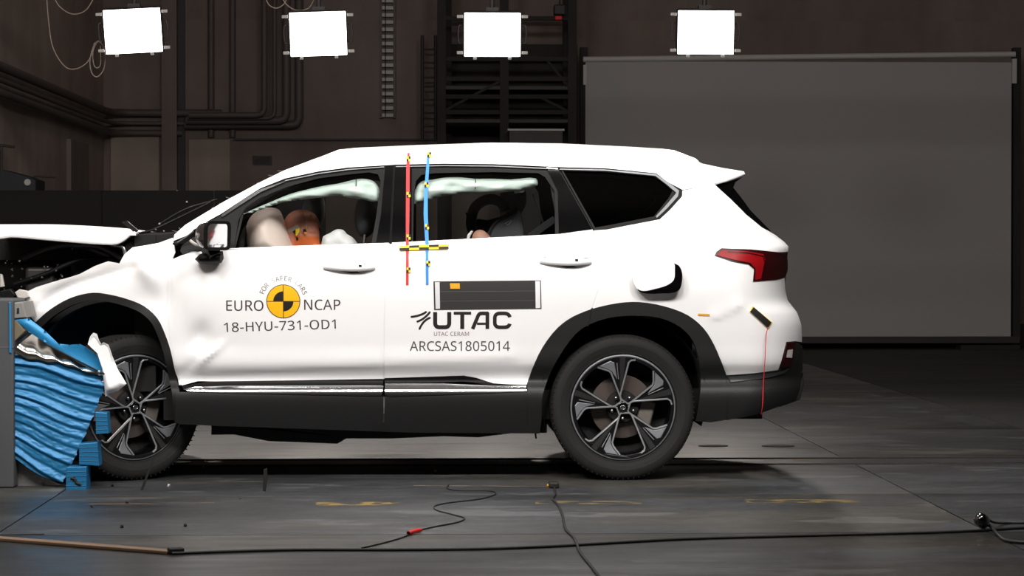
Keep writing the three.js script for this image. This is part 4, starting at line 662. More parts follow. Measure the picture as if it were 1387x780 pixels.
decal(doorR, 'test_lettering', 552, 418, 698, 480, 8, (g) => {
  g.strokeStyle = '#241d1f'; g.lineCap = 'butt'; g.lineJoin = 'round'; g.fillStyle = '#241d1f';
  const st = (w, ...p) => { g.lineWidth = w; g.beginPath(); g.moveTo(p[0], p[1]); g.quadraticCurveTo(p[2], p[3], p[4], p[5]); g.stroke(); };
  g.lineCap = 'round'; st(2.8, 557.5, 429, 570, 427.5, 577, 422.6); st(2.8, 565.5, 435.4, 575, 432, 582, 423); st(2.8, 568.4, 445, 573, 434, 582, 430.4); g.lineCap = 'butt';
  g.lineWidth = 5.4;                                                          // the four wide letters
  g.beginPath(); g.moveTo(589.4, 422.6); g.lineTo(589.4, 437); g.quadraticCurveTo(589.4, 443, 595.4, 443); g.lineTo(602.4, 443); g.quadraticCurveTo(608.4, 443, 608.4, 437); g.lineTo(608.4, 422.6); g.stroke();
  g.lineWidth = 4; g.beginPath(); g.moveTo(614.5, 424.2); g.lineTo(638, 424.2); g.stroke(); g.lineWidth = 5.4; g.beginPath(); g.moveTo(626, 424); g.lineTo(626, 445.4); g.stroke();
  g.lineWidth = 4.9; g.beginPath(); g.moveTo(640, 445.4); g.lineTo(647.6, 427.4); g.quadraticCurveTo(649, 424.4, 652, 424.4); g.lineTo(660, 424.4); g.lineTo(660, 445.4); g.stroke(); g.lineWidth = 3; g.beginPath(); g.moveTo(646, 438.4); g.lineTo(659, 438.4); g.stroke();
  g.lineWidth = 4.9; g.beginPath(); g.moveTo(690.4, 429.6); g.quadraticCurveTo(689, 424.4, 683, 424.4); g.lineTo(677.6, 424.4); g.quadraticCurveTo(670, 424.4, 670, 431); g.lineTo(670, 436.8); g.quadraticCurveTo(670, 443.2, 677.6, 443.2); g.lineTo(683, 443.2); g.quadraticCurveTo(689, 443.2, 690.4, 438.4); g.stroke();
  g.fillStyle = '#8a7a76'; fitText(g, 'UTAC CERAM', 587, 454.6, 49, 5.4, 'sans-serif'); g.fillStyle = '#4a4348'; fitText(g, 'ARCSAS1805014', 555, 475, 136, 13, 'sans-serif');
}, 'black word logo with a three-stroke emblem and a serial number below');
{ const st = part('barred_sticker', panel([[587, 381], [732.5, 379.6], [733.5, 418], [588, 419.6]], 0.003, 0.002, 0.03), std(0x2b2929, 0.75), doorR, 'black sticker with white end bars and thin grey lines');
  part('end_bar', panel([[589, 382], [595.4, 382], [596, 418], [590, 418.4]], 0.0045, 0.001), std(0xdad9dd, 0.6), st); part('end_bar', panel([[725, 380.6], [731.4, 380.6], [732, 417], [725.6, 417.4]], 0.0045, 0.001), std(0xe6e5e8, 0.6), st);
  part('line', band([[596, 395], [725, 394]], 0.6, 0.0045, 0.0005), std(0x55585a, 0.6), st); part('line', band([[596, 408], [725, 407]], 0.6, 0.0045, 0.0005), std(0x55585a, 0.6), st);
  part('yellow_label', panel([[609.6, 383.6], [622.6, 383.6], [623, 391], [610, 391]], 0.005, 0.001), M.amber, st); }
{ // measuring tapes with small quartered markers
  const marker = (x, y, off, tp) => { const r = 2.6, m = part('marker', panel([[x - r, y - r * 1.3], [x + r, y - r * 1.3], [x + r, y + r * 1.3], [x - r, y + r * 1.3]], off, 0.002, 0.02), M.yellow, tp, 'yellow and black quartered marker'); return m; };
  const quarterM = (x, y, off, tp) => { marker(x, y, off, tp); for (const [a, b] of [[0, -3.4], [-2.6, 0]]) part('marker_quarter', panel([[x + a, y + b], [x + a + 2.6, y + b], [x + a + 2.6, y + b + 3.4], [x + a, y + b + 3.4]], off + 0.0012, 0.001, 0.02), M.black, tp); };
  const tr = part('red_tape', band([[553.5, 207], [552.6, 224], [552.2, 280], [551.8, 332], [551.6, 386]], [2.6, 4.6, 4.8, 4, 3.4], 0.004, 0.002), M.red, car), tb = part('blue_tape', band([[580.4, 206], [579.4, 224], [577, 260], [576.6, 290], [578.4, 330], [578.6, 385]], [3, 4, 4.6, 5.6, 4.6, 3.4], 0.006, 0.002), M.blueTape, car);
  for (const y of [215, 263.5, 321, 365.6]) quarterM(553.4, y, 0.0075, tr);
  for (const [x, y] of [[581.4, 209.4], [577.6, 250], [578.4, 307], [580.2, 356.6]]) quarterM(x, y, 0.0095, tb);
  const sc = part('scale_bar', panel([[541, 332.8], [607.6, 330.6], [607.6, 336.8], [541, 339.2]], 0.011, 0.003, 0.03), M.yellow, car, 'yellow and black checkered scale bar');
  for (let k = 0; k < 5; k++) { const x = 541 + k * 13.32, y = 332.8 - k * 0.44, o = k % 2 ? 0 : 3.1; part('check', panel([[x, y + o], [x + 13.32, y + o - 0.44], [x + 13.32, y + o + 2.7], [x, y + o + 3.1]], 0.0125, 0.001, 0.03), M.black, sc); } }
part('yellow_mark', panel([[945.4, 424.6], [961, 425.2], [961.4, 428], [945.4, 427.4]], 0.003, 0.001), M.amber, quarter);
{ const s = part('contact_switch', panel([[1019.6, 414.6], [1046, 436.6], [1040.6, 445], [1015.4, 421.8]], 0.006, 0.006, 0.02), M.yellow, car, 'black stick-on switch plate with a thin red wire'); part('plate', panel([[1021, 415.8], [1045, 436.6], [1040, 444.2], [1016, 422.2]], 0.01, 0.004, 0.02), M.black, s);
  part('wire', tube([[1040, 443], [1037.6, 456], [1036, 490], [1034, 520], [1033, 548], [1031, 561]].map(([x, y]) => onFlank(x, y, 0.036)), 0.0024, 60, 6), M.red, s); }

// ---------------------------------------------------------------- inside the car
const fold = (fx, fy, amp) => (x, y) => amp * (Math.sin(x * fx + Math.sin(y * 31) * 1.6) * 0.6 + Math.sin(y * fy + x * 17) * 0.5);
{ const zb = (x, y) => profile(y) - 0.075, zf = (X, Y) => { const p = at(X, Y, -0.2); return profile(p.y) - 0.075; };
  const c1 = part('curtain_airbag', pillow(smooth([[326, 291], [345, 282.5], [362, 275.5], [392, 263], [425, 254.4], [448, 250], [458, 248.6], [474, 244.6], [490, 242], [505, 245], [513, 254], [512.4, 272.6], [490, 270], [473, 267.8], [461, 265.2], [438, 267.2], [404, 271], [378, 275.4], [345, 287], [326, 291]], 3), zf, 0.05, 0.045, 0.012, fold(46, 95, 0.02), zb), M.airbag, car, 'pale curtain airbag hanging along the front window top');
  part('strap', band([[482.5, 243], [481.8, 262]], 1.2, -0.02, 0.004), M.black, c1);
  const c2 = part('curtain_airbag', pillow(smooth([[560.8, 276.5], [562, 258], [570.5, 246], [585, 243.4], [603, 240.2], [621, 239.6], [642, 242], [666, 242], [692, 243], [726, 241.6], [728, 251], [711, 256.4], [690, 259.4], [675, 261.4], [648, 262], [621, 263], [599, 266], [581, 271], [560.8, 276.5]], 3), zf, 0.055, 0.05, 0.012, fold(40, 90, 0.022), zb), M.airbag, car, 'pale curtain airbag hanging along the rear window top');
  part('strap', band([[643.6, 242], [644.6, 250], [643.4, 256]], 1.2, -0.015, 0.004), M.black, c2); part('tab', slab([[695, 257], [711, 255], [710, 260], [697, 262]], -0.26, 0.01, 0.002), M.airbag, c2); }
part('driver_airbag', pillow(smooth([[337, 345], [334, 322], [334, 305], [340, 293], [352, 284], [366, 281], [378, 284], [384, 296], [389, 312], [396, 332], [402, 348], [370, 356], [337, 345]], 3), -0.5, 0.24, 0.16, 0.014, fold(24, 30, 0.006)), M.airbagPink, car, 'pale pink steering wheel airbag, inflated');
{ const dash = part('dashboard', rbx(px0(238), px0(330), 0.85, 1.17, -1.6, -0.3, 0.08), M.trim, car);
  part('steering_wheel', new THREE.TorusGeometry(0.185, 0.016, 10, 36).rotateY(Math.PI / 2 - 0.3).translate(px0(332), 1.13, -0.55), M.trim, dash); }
function seat(x, z, lab, headY = 0) {
  const s = group('seat', car); if (lab) s.userData.label = lab;
  part('cushion', rbx(-0.52, 0.02, 0.46, 0.62, -0.25, 0.25, 0.06).translate(x, 0, z), M.seat, s); part('backrest', rbx(-0.08, 0.08, 0, 0.62, -0.24, 0.24, 0.06).rotateZ(-0.25).translate(x + 0.02, 0.6, z), M.seat, s);
  part('headrest', new THREE.SphereGeometry(1, 20, 14).scale(0.065, 0.13, 0.14).rotateZ(-0.12).translate(x + 0.19, 1.37 + headY, z), std(0x505358, 0.8), s); part('post', merge([-1, 1].map((k) => rod(V3(x + 0.17, 1.15, z + k * 0.06), V3(x + 0.19, 1.35, z + k * 0.06), 0.008))), M.satin, s);
}
{ const x = at(497, 290, -0.55).x - 0.19; seat(x, -0.55, 'driver seat with a dark grey headrest'); seat(at(425, 290, -1.4).x - 0.19, -1.35, 'passenger seat', 0.02); }
{ const s = group('rear_bench', car), x = at(720, 320, -0.6).x; part('cushion', rbx(x - 0.55, x, 0.45, 0.65, -1.6, -0.25, 0.07), M.seat, s); part('backrest', rbx(-0.09, 0.09, 0, 0.62, -1.6, -0.28, 0.06).rotateZ(-0.3).translate(x, 0.62, 0), M.seat, s); part('headrest', new THREE.SphereGeometry(1, 20, 14).scale(0.07, 0.1, 0.15).translate(at(696, 268, -0.7).x, at(696, 268, -0.7).y, -0.75), std(0x4a505a, 0.8), s);
  part('seat_belt', merge([bar(at(722, 262, -0.3), at(737, 305, -0.45), 0.012, 0.004), bar(at(718, 320, -0.4), at(752, 296, -0.3), 0.035, 0.006)]), std(0x3a3a3e, 0.8), s); }
// the dummies
function field(bones, cell, smoothK, paint) {                                // one continuous surface round tapered bones [a, b, ra, rb]
  const box = new THREE.Box3(); for (const [a, b, ra, rb] of bones) for (const [p, r] of [[a, ra], [b, rb]]) { box.expandByPoint(p.clone().addScalar(r + 3 * cell)); box.expandByPoint(p.clone().addScalar(-r - 3 * cell)); }
  const c = box.getCenter(V3(0, 0, 0)), S = box.getSize(V3(0, 0, 0)), half = Math.max(S.x, S.y, S.z) / 2, n = Math.ceil(2 * half / cell) + 2, mc = new MarchingCubes(n, new THREE.MeshStandardMaterial(), false, false, 300000);
  const q = V3(0, 0, 0), ab = V3(0, 0, 0); mc.isolation = 0;
  for (let k = 0; k < n; k++) for (let j = 0; j < n; j++) for (let i = 0; i < n; i++) {
    q.set(c.x + half * (2 * i / n - 1), c.y + half * (2 * j / n - 1), c.z + half * (2 * k / n - 1)); let s = 0;
    for (const [a, b, ra, rb] of bones) { ab.subVectors(b, a); const t = clamp(((q.x - a.x) * ab.x + (q.y - a.y) * ab.y + (q.z - a.z) * ab.z) / Math.max(ab.lengthSq(), 1e-9), 0, 1), d = Math.hypot(q.x - a.x - ab.x * t, q.y - a.y - ab.y * t, q.z - a.z - ab.z * t) - (ra + (rb - ra) * t); s += Math.exp(-clamp(d / smoothK, -30, 30)); }
    mc.field[i + j * n + k * n * n] = smoothK * Math.log(s);
  }
  mc.update(); const cnt = mc.count, pos = [], nor = [], col = [];
  for (let i = 0; i < cnt; i++) { const p = V3(mc.positionArray[3 * i] * half + c.x, mc.positionArray[3 * i + 1] * half + c.y, mc.positionArray[3 * i + 2] * half + c.z); pos.push(p.x, p.y, p.z); nor.push(mc.normalArray[3 * i], mc.normalArray[3 * i + 1], mc.normalArray[3 * i + 2]); const k = new THREE.Color(paint(p)); col.push(k.r, k.g, k.b); }
  const g = geoOf(pos, nor); g.setAttribute('color', new THREE.Float32BufferAttribute(col, 3)); return g;
}
const skinM = std(0xffffff, 0.55, 0, { vertexColors: true });
{ const z = -0.55, h = at(408, 309, z), P = (dx, dy, dz = 0) => V3(h.x + dx, h.y + dy, h.z + dz);
  const d = thing('crash_test_dummy', 'orange-brown crash test dummy in the driver seat with its face in the pink airbag', 'dummy');
  const body = [[P(-0.002, 0.006), P(0.008, 0.006), 0.093, 0.093], [P(-0.035, -0.05), P(0.02, -0.05), 0.062, 0.062], [P(-0.06, -0.085), P(-0.03, -0.09), 0.04, 0.045], [P(0.03, -0.06), P(0.09, -0.19), 0.06, 0.06], [P(-0.1, -0.02), P(-0.08, -0.035), 0.012, 0.016],
    [P(0.12, -0.2, -0.1), P(0.12, -0.2, 0.1), 0.09, 0.09], [P(0.2, -0.4, 0), P(0.3, -0.65, 0), 0.16, 0.15], [P(0.14, -0.24), P(0.2, -0.4), 0.14, 0.16], [P(0.12, -0.22, 0.17), P(-0.03, -0.45, 0.2), 0.055, 0.045], [P(-0.03, -0.45, 0.2), P(-0.2, -0.3, 0.12), 0.042, 0.03], [P(0.12, -0.22, -0.17), P(-0.03, -0.45, -0.2), 0.055, 0.045], [P(-0.03, -0.45, -0.2), P(-0.2, -0.3, -0.12), 0.042, 0.03], [P(0.28, -0.68, 0.1), P(-0.12, -0.62, 0.13), 0.085, 0.065], [P(0.28, -0.68, -0.1), P(-0.12, -0.62, -0.13), 0.085, 0.065], [P(-0.12, -0.62, 0.13), P(-0.3, -0.95, 0.13), 0.06, 0.045], [P(-0.12, -0.62, -0.13), P(-0.3, -0.95, -0.13), 0.06, 0.045]];
  for (const s of [-1, 1]) for (let k = 0; k < 5; k++) { const a = P(-0.2, -0.3 + (k - 2) * 0.018, s * 0.12), b = P(-0.25, -0.29 + (k - 2) * 0.02, s * 0.11); body.push([a, b, 0.014, 0.009]); }
  part('body', field(body, 0.013, 0.012, (p) => p.y < h.y - 0.16 ? 0xd9d4d4 : (p.y < h.y - 0.042 && p.x > h.x - 0.035) ? 0xcf6a38 : 0xcf8a74), skinM, d);
  const skull = (px, py, off = 0.004) => { const p = at(px, py, z); const cx = h.x + 0.005, cy = h.y + 0.012, r = Math.hypot(p.x - cx, p.y - cy); return V3(p.x, p.y, z + Math.sqrt(Math.max(0.0016, 0.109 * 0.109 - r * r)) + off); };
  part('seam', tube([[411, 284], [413, 292], [416, 303], [420, 312], [428, 313.5]].map(([x, y]) => skull(x, y, 0.0015)), 0.0016, 40, 6), M.wire, d);
  const tg = part('target_sticker', tube([skull(391, 312, 0.003), skull(399, 309, 0.003), skull(406, 306.6, 0.003)], 0.0), M.whiteMetal, d); d.remove(tg);
  const q = (pts, m, n, o) => { const v = pts.map(([x, y]) => skull(x, y, o)); const pos = []; for (let i = 1; i < v.length - 1; i++) for (const k of [v[0], v[i], v[i + 1]]) pos.push(k.x, k.y, k.z); const g = geoOf(pos); g.computeVertexNormals(); return part(n, g, m, d); };
  q([[388, 312], [405, 304], [407.6, 309], [391, 316]], std(0xa9a49c, 0.6), 'sticker', 0.004); q([[398, 314], [402, 311], [402, 319]], M.black, 'sticker_quarter', 0.006); q([[402, 311], [407.4, 309], [407, 314], [404, 319], [402, 319]], M.yellow, 'sticker_quarter', 0.006); q([[402, 320], [405.6, 322.6], [404, 330], [402.6, 326]], M.black, 'mark', 0.004); q([[411.6, 311], [415, 310], [417, 314.4], [412.6, 315]], M.black, 'ear_target', 0.004); q([[413.6, 314.6], [417, 314], [416.6, 317], [413.6, 316.6]], M.amber, 'ear_target', 0.005);
  part('head_strap', tube([[432.4, 308], [434, 316], [434, 326], [433, 334]].map(([x, y]) => at(x, y, z + 0.03)), 0.005), M.trim, d); part('bolt', new THREE.SphereGeometry(0.006, 10, 8).translate(...skull(422.6, 291, 0.001).toArray()), M.satin, d);
  part('shirt', pillow(smooth([[434, 338], [436, 327], [438, 320], [446, 316], [456, 310.4], [465, 311.4], [470, 317], [477, 321], [483, 328], [488, 340], [460, 348], [434, 338]], 2), z + 0.12, 0.07, 0.05, 0.01, fold(50, 60, 0.006)), M.cloth, d, 'bunched white shirt over the shoulder'); }
{ const s = thing('child_seat', 'black child seat with a curved headrest loop on the rear bench behind the rear window', 'child seat'), z = -0.5;  // the child seat on the rear bench
  part('side_wing', slab(smooth([[656, 334], [664, 311], [678, 296], [700, 282], [704, 284], [709, 305], [712, 334]], 3), z, 0.06, 0.02), std(0x2e2e34, 0.7), s); part('wing_piping', tube([[658, 330], [666, 308], [680, 295], [701, 282.6]].map(([x, y]) => at(x, y, z + 0.005)), 0.008), M.trim, s);
  part('badge', merge([tube([[684, 303], [690, 299.6], [694, 298]].map(([x, y]) => at(x, y, z + 0.004)), 0.003), tube([[686, 305], [690, 303], [693, 299]].map(([x, y]) => at(x, y, z + 0.004)), 0.003)]), M.greySteel, s);
  part('headrest_loop', tube([[641, 316], [638, 300], [643, 282], [655, 272], [668, 270], [680, 276], [684, 286]].map(([x, y]) => at(x, y, z - 0.12)), 0.028), M.seat, s); part('shell', slab([[633, 340], [636, 305], [641, 300], [648, 296], [660, 298], [690, 290], [712, 340]], z - 0.12, 0.3, 0.04), M.seat, s); part('hook', slab([[630, 288], [640, 287], [642, 296], [634, 297]], z - 0.1, 0.03, 0.005), M.trim, s);
  const d = thing('child_dummy', 'small child crash dummy in the black child seat, only a tan limb showing', 'dummy'), k = at(650, 320, -0.44), P = (x, y, w = 0) => V3(k.x + x, k.y + y, k.z + w);
  part('body', field([[P(0, -0.002), P(0.012, -0.02), 0.032, 0.038], [P(0.012, -0.03), P(0.16, -0.17), 0.04, 0.05], [P(0.0, -0.01), P(-0.04, -0.24), 0.034, 0.03], [P(0.0, -0.09, -0.16), P(-0.04, -0.28, -0.16), 0.034, 0.03], [P(0.01, -0.09, -0.16), P(0.16, -0.16, -0.16), 0.042, 0.06], [P(0.17, -0.2, -0.08), P(0.2, -0.12, -0.08), 0.1, 0.09]], 0.012, 0.01, () => 0xb98877), skinM, d); part('shirt', pillow([[631, 328], [633, 318], [638, 312.4], [641, 313], [637, 320], [635, 330]], -0.43, 0.02, 0.02, 0.008), M.cloth, d); }

// ---------------------------------------------------------------- the deformable barrier
{ const z = 0.26;
  const blk = thing('barrier_block', 'massive grey concrete barrier block at the left edge of the picture', 'barrier');
  { const t = at(0, 405, z + 0.02), r = at(18, 500, z + 0.02); part('block', boxUV(rbx(XL + 0.03, r.x, 0, t.y, -1.0, z + 0.02, 0.012)), M.concrete, blk); part('seam', bx(XL + 0.03, r.x + 0.001, at(0, 470, z).y - 0.003, at(0, 470, z).y + 0.003, -0.9, z + 0.0215), M.greySteel, blk); }
  // crushed honeycomb: side face with long slanting folds
  const hc = thing('honeycomb_block', 'crushed blue metal honeycomb block with long slanting folds beside the front wheel', 'barrier face');
  const TL = at(15, 477, z), TR = at(144, 508, z), BR = at(84, 657, z), BL = at(14, 621, z), nu = 90, nv = 120, lines = [];
  const ridge = (v, u) => { const s = v * 13 + 0.4 * Math.sin(u * 1.6 + v * 2) + 0.25 * vnoise(u * 3 + 3, v * 9, 64), f = s - Math.floor(s), k = HASH[(Math.floor(s) * 37) & 4095]; return (f < 0.75 ? f / 0.75 : (1 - f) / 0.25) * (0.003 + 0.014 * k * k) + 0.003 * (vnoise(u * 7, v * 40, 64) - 0.5) + 0.0025 * (vnoise(u * 20, v * 90, 128) - 0.5) + 0.016 * (vnoise(u * 2 + 9, v * 4, 64) - 0.5); };
  for (let j = 0; j <= nv; j++) { const v = j / nv, l = []; for (let i = 0; i <= nu; i++) { const u = i / nu, jag = (i === nu ? 0.012 : i === 0 ? 0.02 : 0) * (vnoise(v * 30, 3.3, 64) - 0.5); const top = TL.clone().lerp(TR, u), bot = BL.clone().lerp(BR, u), p = top.lerp(bot, v); l.push(V3(p.x + jag + 0.02 * Math.sin(v * 3.1) * (u - 0.5), p.y + 0.012 * Math.sin(u * 5 + v * 2), z - 0.03 + ridge(v, u))); } lines.push(l); }
  part('side_sheet', loft(lines), M.blue, hc, 'creased blue side sheet');
  part('core', slab([[16, 480], [141, 511], [83, 652], [16, 618]], z - 0.045, 0.05, 0.01), M.blue, hc);
  const foilL = []; for (let i = 0; i <= 40; i++) { const u = i / 40, l = []; const a = at(18 + (143 - 18) * u, 479 + 29 * u + 1.5 * Math.sin(u * 9), z), b = at(40 + (141 - 40) * u, 452 + 54 * Math.pow(u, 1.05), z - 0.1); for (let k = 0; k <= 10; k++) { const t = k / 10, q = a.clone().lerp(b, t); q.z = z - 0.005 - 0.16 * t * t + 0.03 * Math.sin(t * Math.PI) * (1 - u * 0.7); q.y += 0.004 * Math.sin(u * 30 + t * 5); l.push(q); } foilL.push(l); }
  part('foil', loft(foilL), M.foil, hc, 'bare silver foil curling along the top'); part('core', slab([[16, 485], [84, 500], [70, 640], [16, 616]], z - 0.09, 0.5, 0.01), M.blue, hc); part('edge_wire', tube([[62, 466], [100, 486], [134, 503], [143, 507]].map(([x, y]) => at(x, y, z + 0.01)), 0.005), M.trim, hc); part('rivet', new THREE.SphereGeometry(0.008, 10, 8).translate(...at(134, 503.5, z + 0.018).toArray()), M.satin, hc); part('rivet', new THREE.SphereGeometry(0.005, 10, 8).translate(...at(139, 517, z + 0.012).toArray()), M.satin, hc);
  const face = thing('barrier_sheet', 'smooth bright blue sheet torn loose above the silver foil', 'sheet');
  { const o = [[19, 432], [39, 431], [60, 447], [79, 465.4], [94, 467], [108, 466], [116, 470], [130, 480], [137, 489], [141, 507.6], [118, 497], [88, 481], [60, 463], [40, 450]]; part('sheet', pillow(o, z - 0.035, 0.004, 0.02, 0.02, (x, y) => 0.018 * Math.sin(x * 14 + y * 6) * 0.5), M.blueSheet, face); }
  const plate = thing('mounting_plate', 'grey mounting plate with a small mark above the blue sheet at the block', 'plate');
  part('plate', slab([[14, 410], [31, 409], [36, 430], [16, 432]], z - 0.02, 0.3, 0.006), std(0x7d7b78, 0.7), plate); part('mark', slab([[23, 417], [25.6, 417], [26, 424], [22.6, 425]], z - 0.016, 0.006, 0.001), M.black, plate); part('edge', slab([[12, 409], [14.4, 409], [15.4, 478], [12.4, 478]], z + 0.03, 0.02, 0.003), M.blueSheet, plate); part('cheek', slab([[15, 432], [22, 434], [34, 448], [20, 462], [16, 476]], z - 0.02, 0.2, 0.004), std(0x6c6350, 0.8), plate);
  const cs = thing('clear_sheet', 'clear plastic sheet standing under the blue honeycomb block', 'sheet');
  part('sheet', slab([[16, 622], [84, 657], [78, 668], [66, 672], [50, 668], [36, 672], [17, 674]], z - 0.1, 0.004, 0.0005), M.clearSheet, cs); part('folded_edge', tube([[18, 674], [36, 671.6], [50, 668], [64, 671], [78, 671]].map(([x, y]) => at(x, y, z - 0.096)), 0.0035), M.whiteMetal, cs);
  const small = (name, pts, zz, d, label, extra) => { const t = thing(name, label, 'block', null); const s = part('block', boxUV(slab(pts, zz, d, 0.003)), M.blue, t); for (let k = 1; k < 5; k++) { const f = k / 5, a = at(pts[0][0] + (pts[3][0] - pts[0][0]) * f, pts[0][1] + (pts[3][1] - pts[0][1]) * f, zz + 0.001), b = at(pts[1][0] + (pts[2][0] - pts[1][0]) * f, pts[1][1] + (pts[2][1] - pts[1][1]) * f, zz + 0.001); part('cell_line', rod(a, b, 0.0018, 6), std(0x1d5f88, 0.5), t); } extra?.(t); };
  small('honeycomb_piece', [[129, 558], [145, 559], [147, 587], [130, 588]], z + 0.05, 0.1, 'small narrow blue honeycomb piece, topmost of three beside the front wheel');
  small('honeycomb_piece', [[107, 601], [132, 599], [134, 631], [107, 629]], z + 0.05, 0.12, 'squarish blue honeycomb piece, middle of three beside the front wheel');
  small('honeycomb_piece', [[90, 633], [117, 632], [117, 664], [89, 664]], z + 0.09, 0.14, 'blue honeycomb cube with a black mark, lowest of three beside the front wheel', (t) => { part('mark', tube([[96, 647], [101, 649], [104, 654], [110, 656]].map(([x, y]) => at(x, y, z + 0.093)), 0.007), M.black, t); part('mark', tube([[101, 645.6], [99, 650], [104, 650]].map(([x, y]) => at(x, y, z + 0.093)), 0.004), M.black, t); });
  solo('bumper_fragment', pillow([[119, 466], [122, 456], [126, 450.6], [131, 452], [134, 461], [137, 466], [140, 463.6], [147, 467], [152, 482], [160, 501], [171.6, 520], [160, 529], [148, 533], [143, 537], [141, 520], [139, 500], [132, 478]], z + 0.0, 0.006, 0.02, 0.012, (x, y) => 0.03 * Math.sin(y * 16)), M.paint, 'torn white bumper fragment between the blue barrier and the front wheel', 'fragment');
}
// ---------------------------------------------------------------- loose things on the floor
solo('plastic_sliver', slab([[206, 622], [208.6, 620], [196, 658], [187, 676.6], [185, 677.4], [190, 664]], 0.4, 0.006, 0.001), M.black, 'long black plastic sliver standing on its point before the front wheel', 'sliver');
solo('plastic_shard', slab([[357, 636], [362, 634], [362, 650], [359.6, 666], [356, 664.6]], 0.8, 0.008, 0.002), M.black, 'short upright black plastic shard on the floor under the sill', 'shard');
const lay = (pts, r) => tube(pts.map(([x, y]) => onFloor(x, y, r)), r, pts.length * 14, 7);
solo('floor_cable', lay([[233, 749.6], [300, 747], [400, 744.5], [520, 744.4], [640, 743.4], [740, 740], [830, 735], [930, 729.6], [1060, 726], [1200, 722.6], [1300, 719.6], [1400, 714]], 0.006), M.cable, 'long black cable lying right across the floor in front of the car', 'cable');
{ const c = thing('sensor_lead', 'thin dark lead with a red connector snaking on the floor below the rear door', 'cable');
  part('lead', lay([[490, 742], [520, 735], [548, 726.6], [560, 720], [590, 713], [620, 707], [629, 701.5], [612, 696.4], [592, 691], [588.6, 685.4], [606, 681], [650, 675.6], [671, 669], [662, 664.6], [620, 664], [606, 661.4], [608, 656]], 0.0032), M.cable, c); part('connector', tube([[553, 722], [560, 719.6], [570, 717.4]].map(([x, y]) => onFloor(x, y, 0.01)), 0.0085, 16, 8), M.red, c); }
{ const c = thing('plug_lead', 'dark lead with a black plug running from behind the rear wheel to the picture bottom', 'cable');
  part('lead', lay([[751, 660], [752, 669], [748.6, 676], [756, 684], [762, 698], [766, 716], [778, 729], [786, 748], [800, 766], [814, 784], [826, 800]], 0.0055), M.cable, c); const p = onFloor(751, 660); part('plug', rbx(-0.028, 0.02, 0, 0.028, -0.05, 0.05, 0.008).translate(p.x, 0, p.z), M.black, c); part('pin', rbx(-0.036, -0.027, 0.004, 0.014, -0.03, -0.018, 0.002).translate(p.x, 0, p.z), M.amber, c); }
{ const c = thing('socket', 'round black rubber socket with two cable tails at the right edge of the floor', 'socket'), p = onFloor(1333, 719), q = V3(p.x - 0.01, 0.045, p.z);
  part('head', lathe([[0, 0.04], [0.022, 0.036], [0.03, 0.02], [0.031, -0.015], [0.024, -0.03], [0, -0.034]], 32).rotateY(-0.5).rotateX(-0.4).translate(q.x, 0.042, q.z), M.gloss, c);
  part('tail', tube([V3(q.x, 0.045, q.z), onFloor(1343, 714, 0.01), onFloor(1352, 724, 0.008), onFloor(1364, 732, 0.008), onFloor(1395, 735, 0.008), onFloor(1420, 735.4, 0.008)], 0.0075, 60), M.cable, c); part('tail', tube([V3(q.x + 0.02, 0.055, q.z), onFloor(1345, 707, 0.03), onFloor(1360, 708.6, 0.006), onFloor(1395, 707.6, 0.006), onFloor(1420, 706, 0.006)], 0.005, 60), M.cable, c); }
{ const a = onFloor(-30, 729.5), b = onFloor(231, 750); const c = thing('cable_cover', 'flat worn brown wooden batten lying at the left bottom of the picture', 'batten'); const g = bar(V3(a.x, 0.008, a.z), V3(b.x, 0.008, b.z), 0.0, 0.0); const d = b.clone().sub(a), L = d.length(), m = new RoundedBoxGeometry(L, 0.014, 0.055, 2, 0.004).rotateY(-Math.atan2(d.z, d.x)).translate((a.x + b.x) / 2, 0.007, (a.z + b.z) / 2); part('batten', boxUV(m), M.wood, c); part('end_cap', rbx(-0.03, 0.03, 0, 0.024, -0.02, 0.02, 0.006).rotateY(0.4).translate(b.x + 0.02, 0, b.z), M.black, c); }
for (const [x, y, r] of [[966, 604, 0.09], [1054, 604, 0.1]]) { const p = onFloor(x, y, 0.001); const m = struct('trim_' + (70 + Math.round(x / 100)), new THREE.CylinderGeometry(r, r, 0.004, 24).scale(1, 1, 0.7).translate(p.x, 0.002, p.z), M.under); }
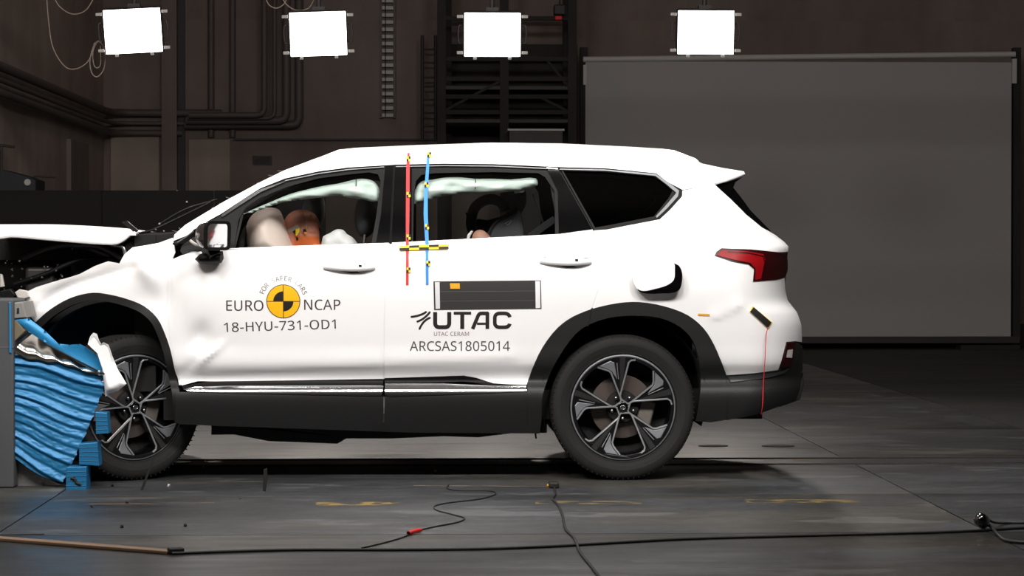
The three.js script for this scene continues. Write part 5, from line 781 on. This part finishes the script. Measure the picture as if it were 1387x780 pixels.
{ // joints of the floor that are not plate edges: fine saw cuts
  const cut = (a, b, s) => { const p = onFloor(...a), q = onFloor(...b); struct('trim_' + s, bar(V3(p.x, 0.0005, p.z), V3(q.x, 0.0005, q.z), 0.006, 0.003), M.under); };
  cut([0, 441 + 284], [60, 724], 80);
}
// crumbs of broken plastic and glass in the air and on the floor
const crumbM = [M.black, M.whiteMetal, M.greySteel], crumbG = [new THREE.TetrahedronGeometry(0.012), new THREE.IcosahedronGeometry(0.009, 0), new THREE.TetrahedronGeometry(0.007).scale(1, 0.4, 1.6)];
const crumb = (x, y, k, i, label, name = 'crumb') => { const p = onFloor(x, y), m = solo(name, crumbG[i % 3], crumbM[k], label, 'debris', 'crumbs on the floor'); m.position.set(p.x, 0.006, p.z); m.rotation.set(i, i * 2, 0); };
crumb(152, 659, 0, 0, 'tiny black crumb under the front tyre beside the blue cube'); crumb(172, 682, 0, 1, 'tiny black crumb left of the plastic sliver tip'); crumb(124, 688, 0, 2, 'leftmost tiny black crumb on the floor below the blue cube'); crumb(165, 715, 0, 0, 'tiny black crumb on the floor joint below the front wheel'); crumb(251, 713, 0, 1, 'tiny black crumb on the floor between the sliver and the long cable');
crumb(276, 634, 1, 1, 'tiny white crumb in the shade behind the front tyre'); crumb(229, 659, 1, 0, 'tiny white crumb right of the plastic sliver'); crumb(195, 640, 1, 2, 'tiny white flake against the front tyre'); crumb(590, 639, 1, 1, 'tiny white crumb in the shade under the rear door'); crumb(325, 676, 2, 2, 'tiny grey crumb below the upright black shard');
[[216, 303, -0.4], [211, 311, -0.5], [222, 313, -0.35], [204, 322, -0.3], [196, 325, -0.3], [240, 258, -0.6], [253, 273, -0.6], [98, 337, -0.2]].forEach(([x, y, z], i) => { const p = at(x, y, z), m = solo('glass_chip', crumbG[i % 3], crumbM[i % 2 + 1], 'tiny glass chip flying up before the shattered windscreen', 'debris', 'glass chips in the air'); m.position.copy(p); m.scale.setScalar(0.6); m.rotation.set(i, i * 2, 0); });

renderer.render(scene, camera);
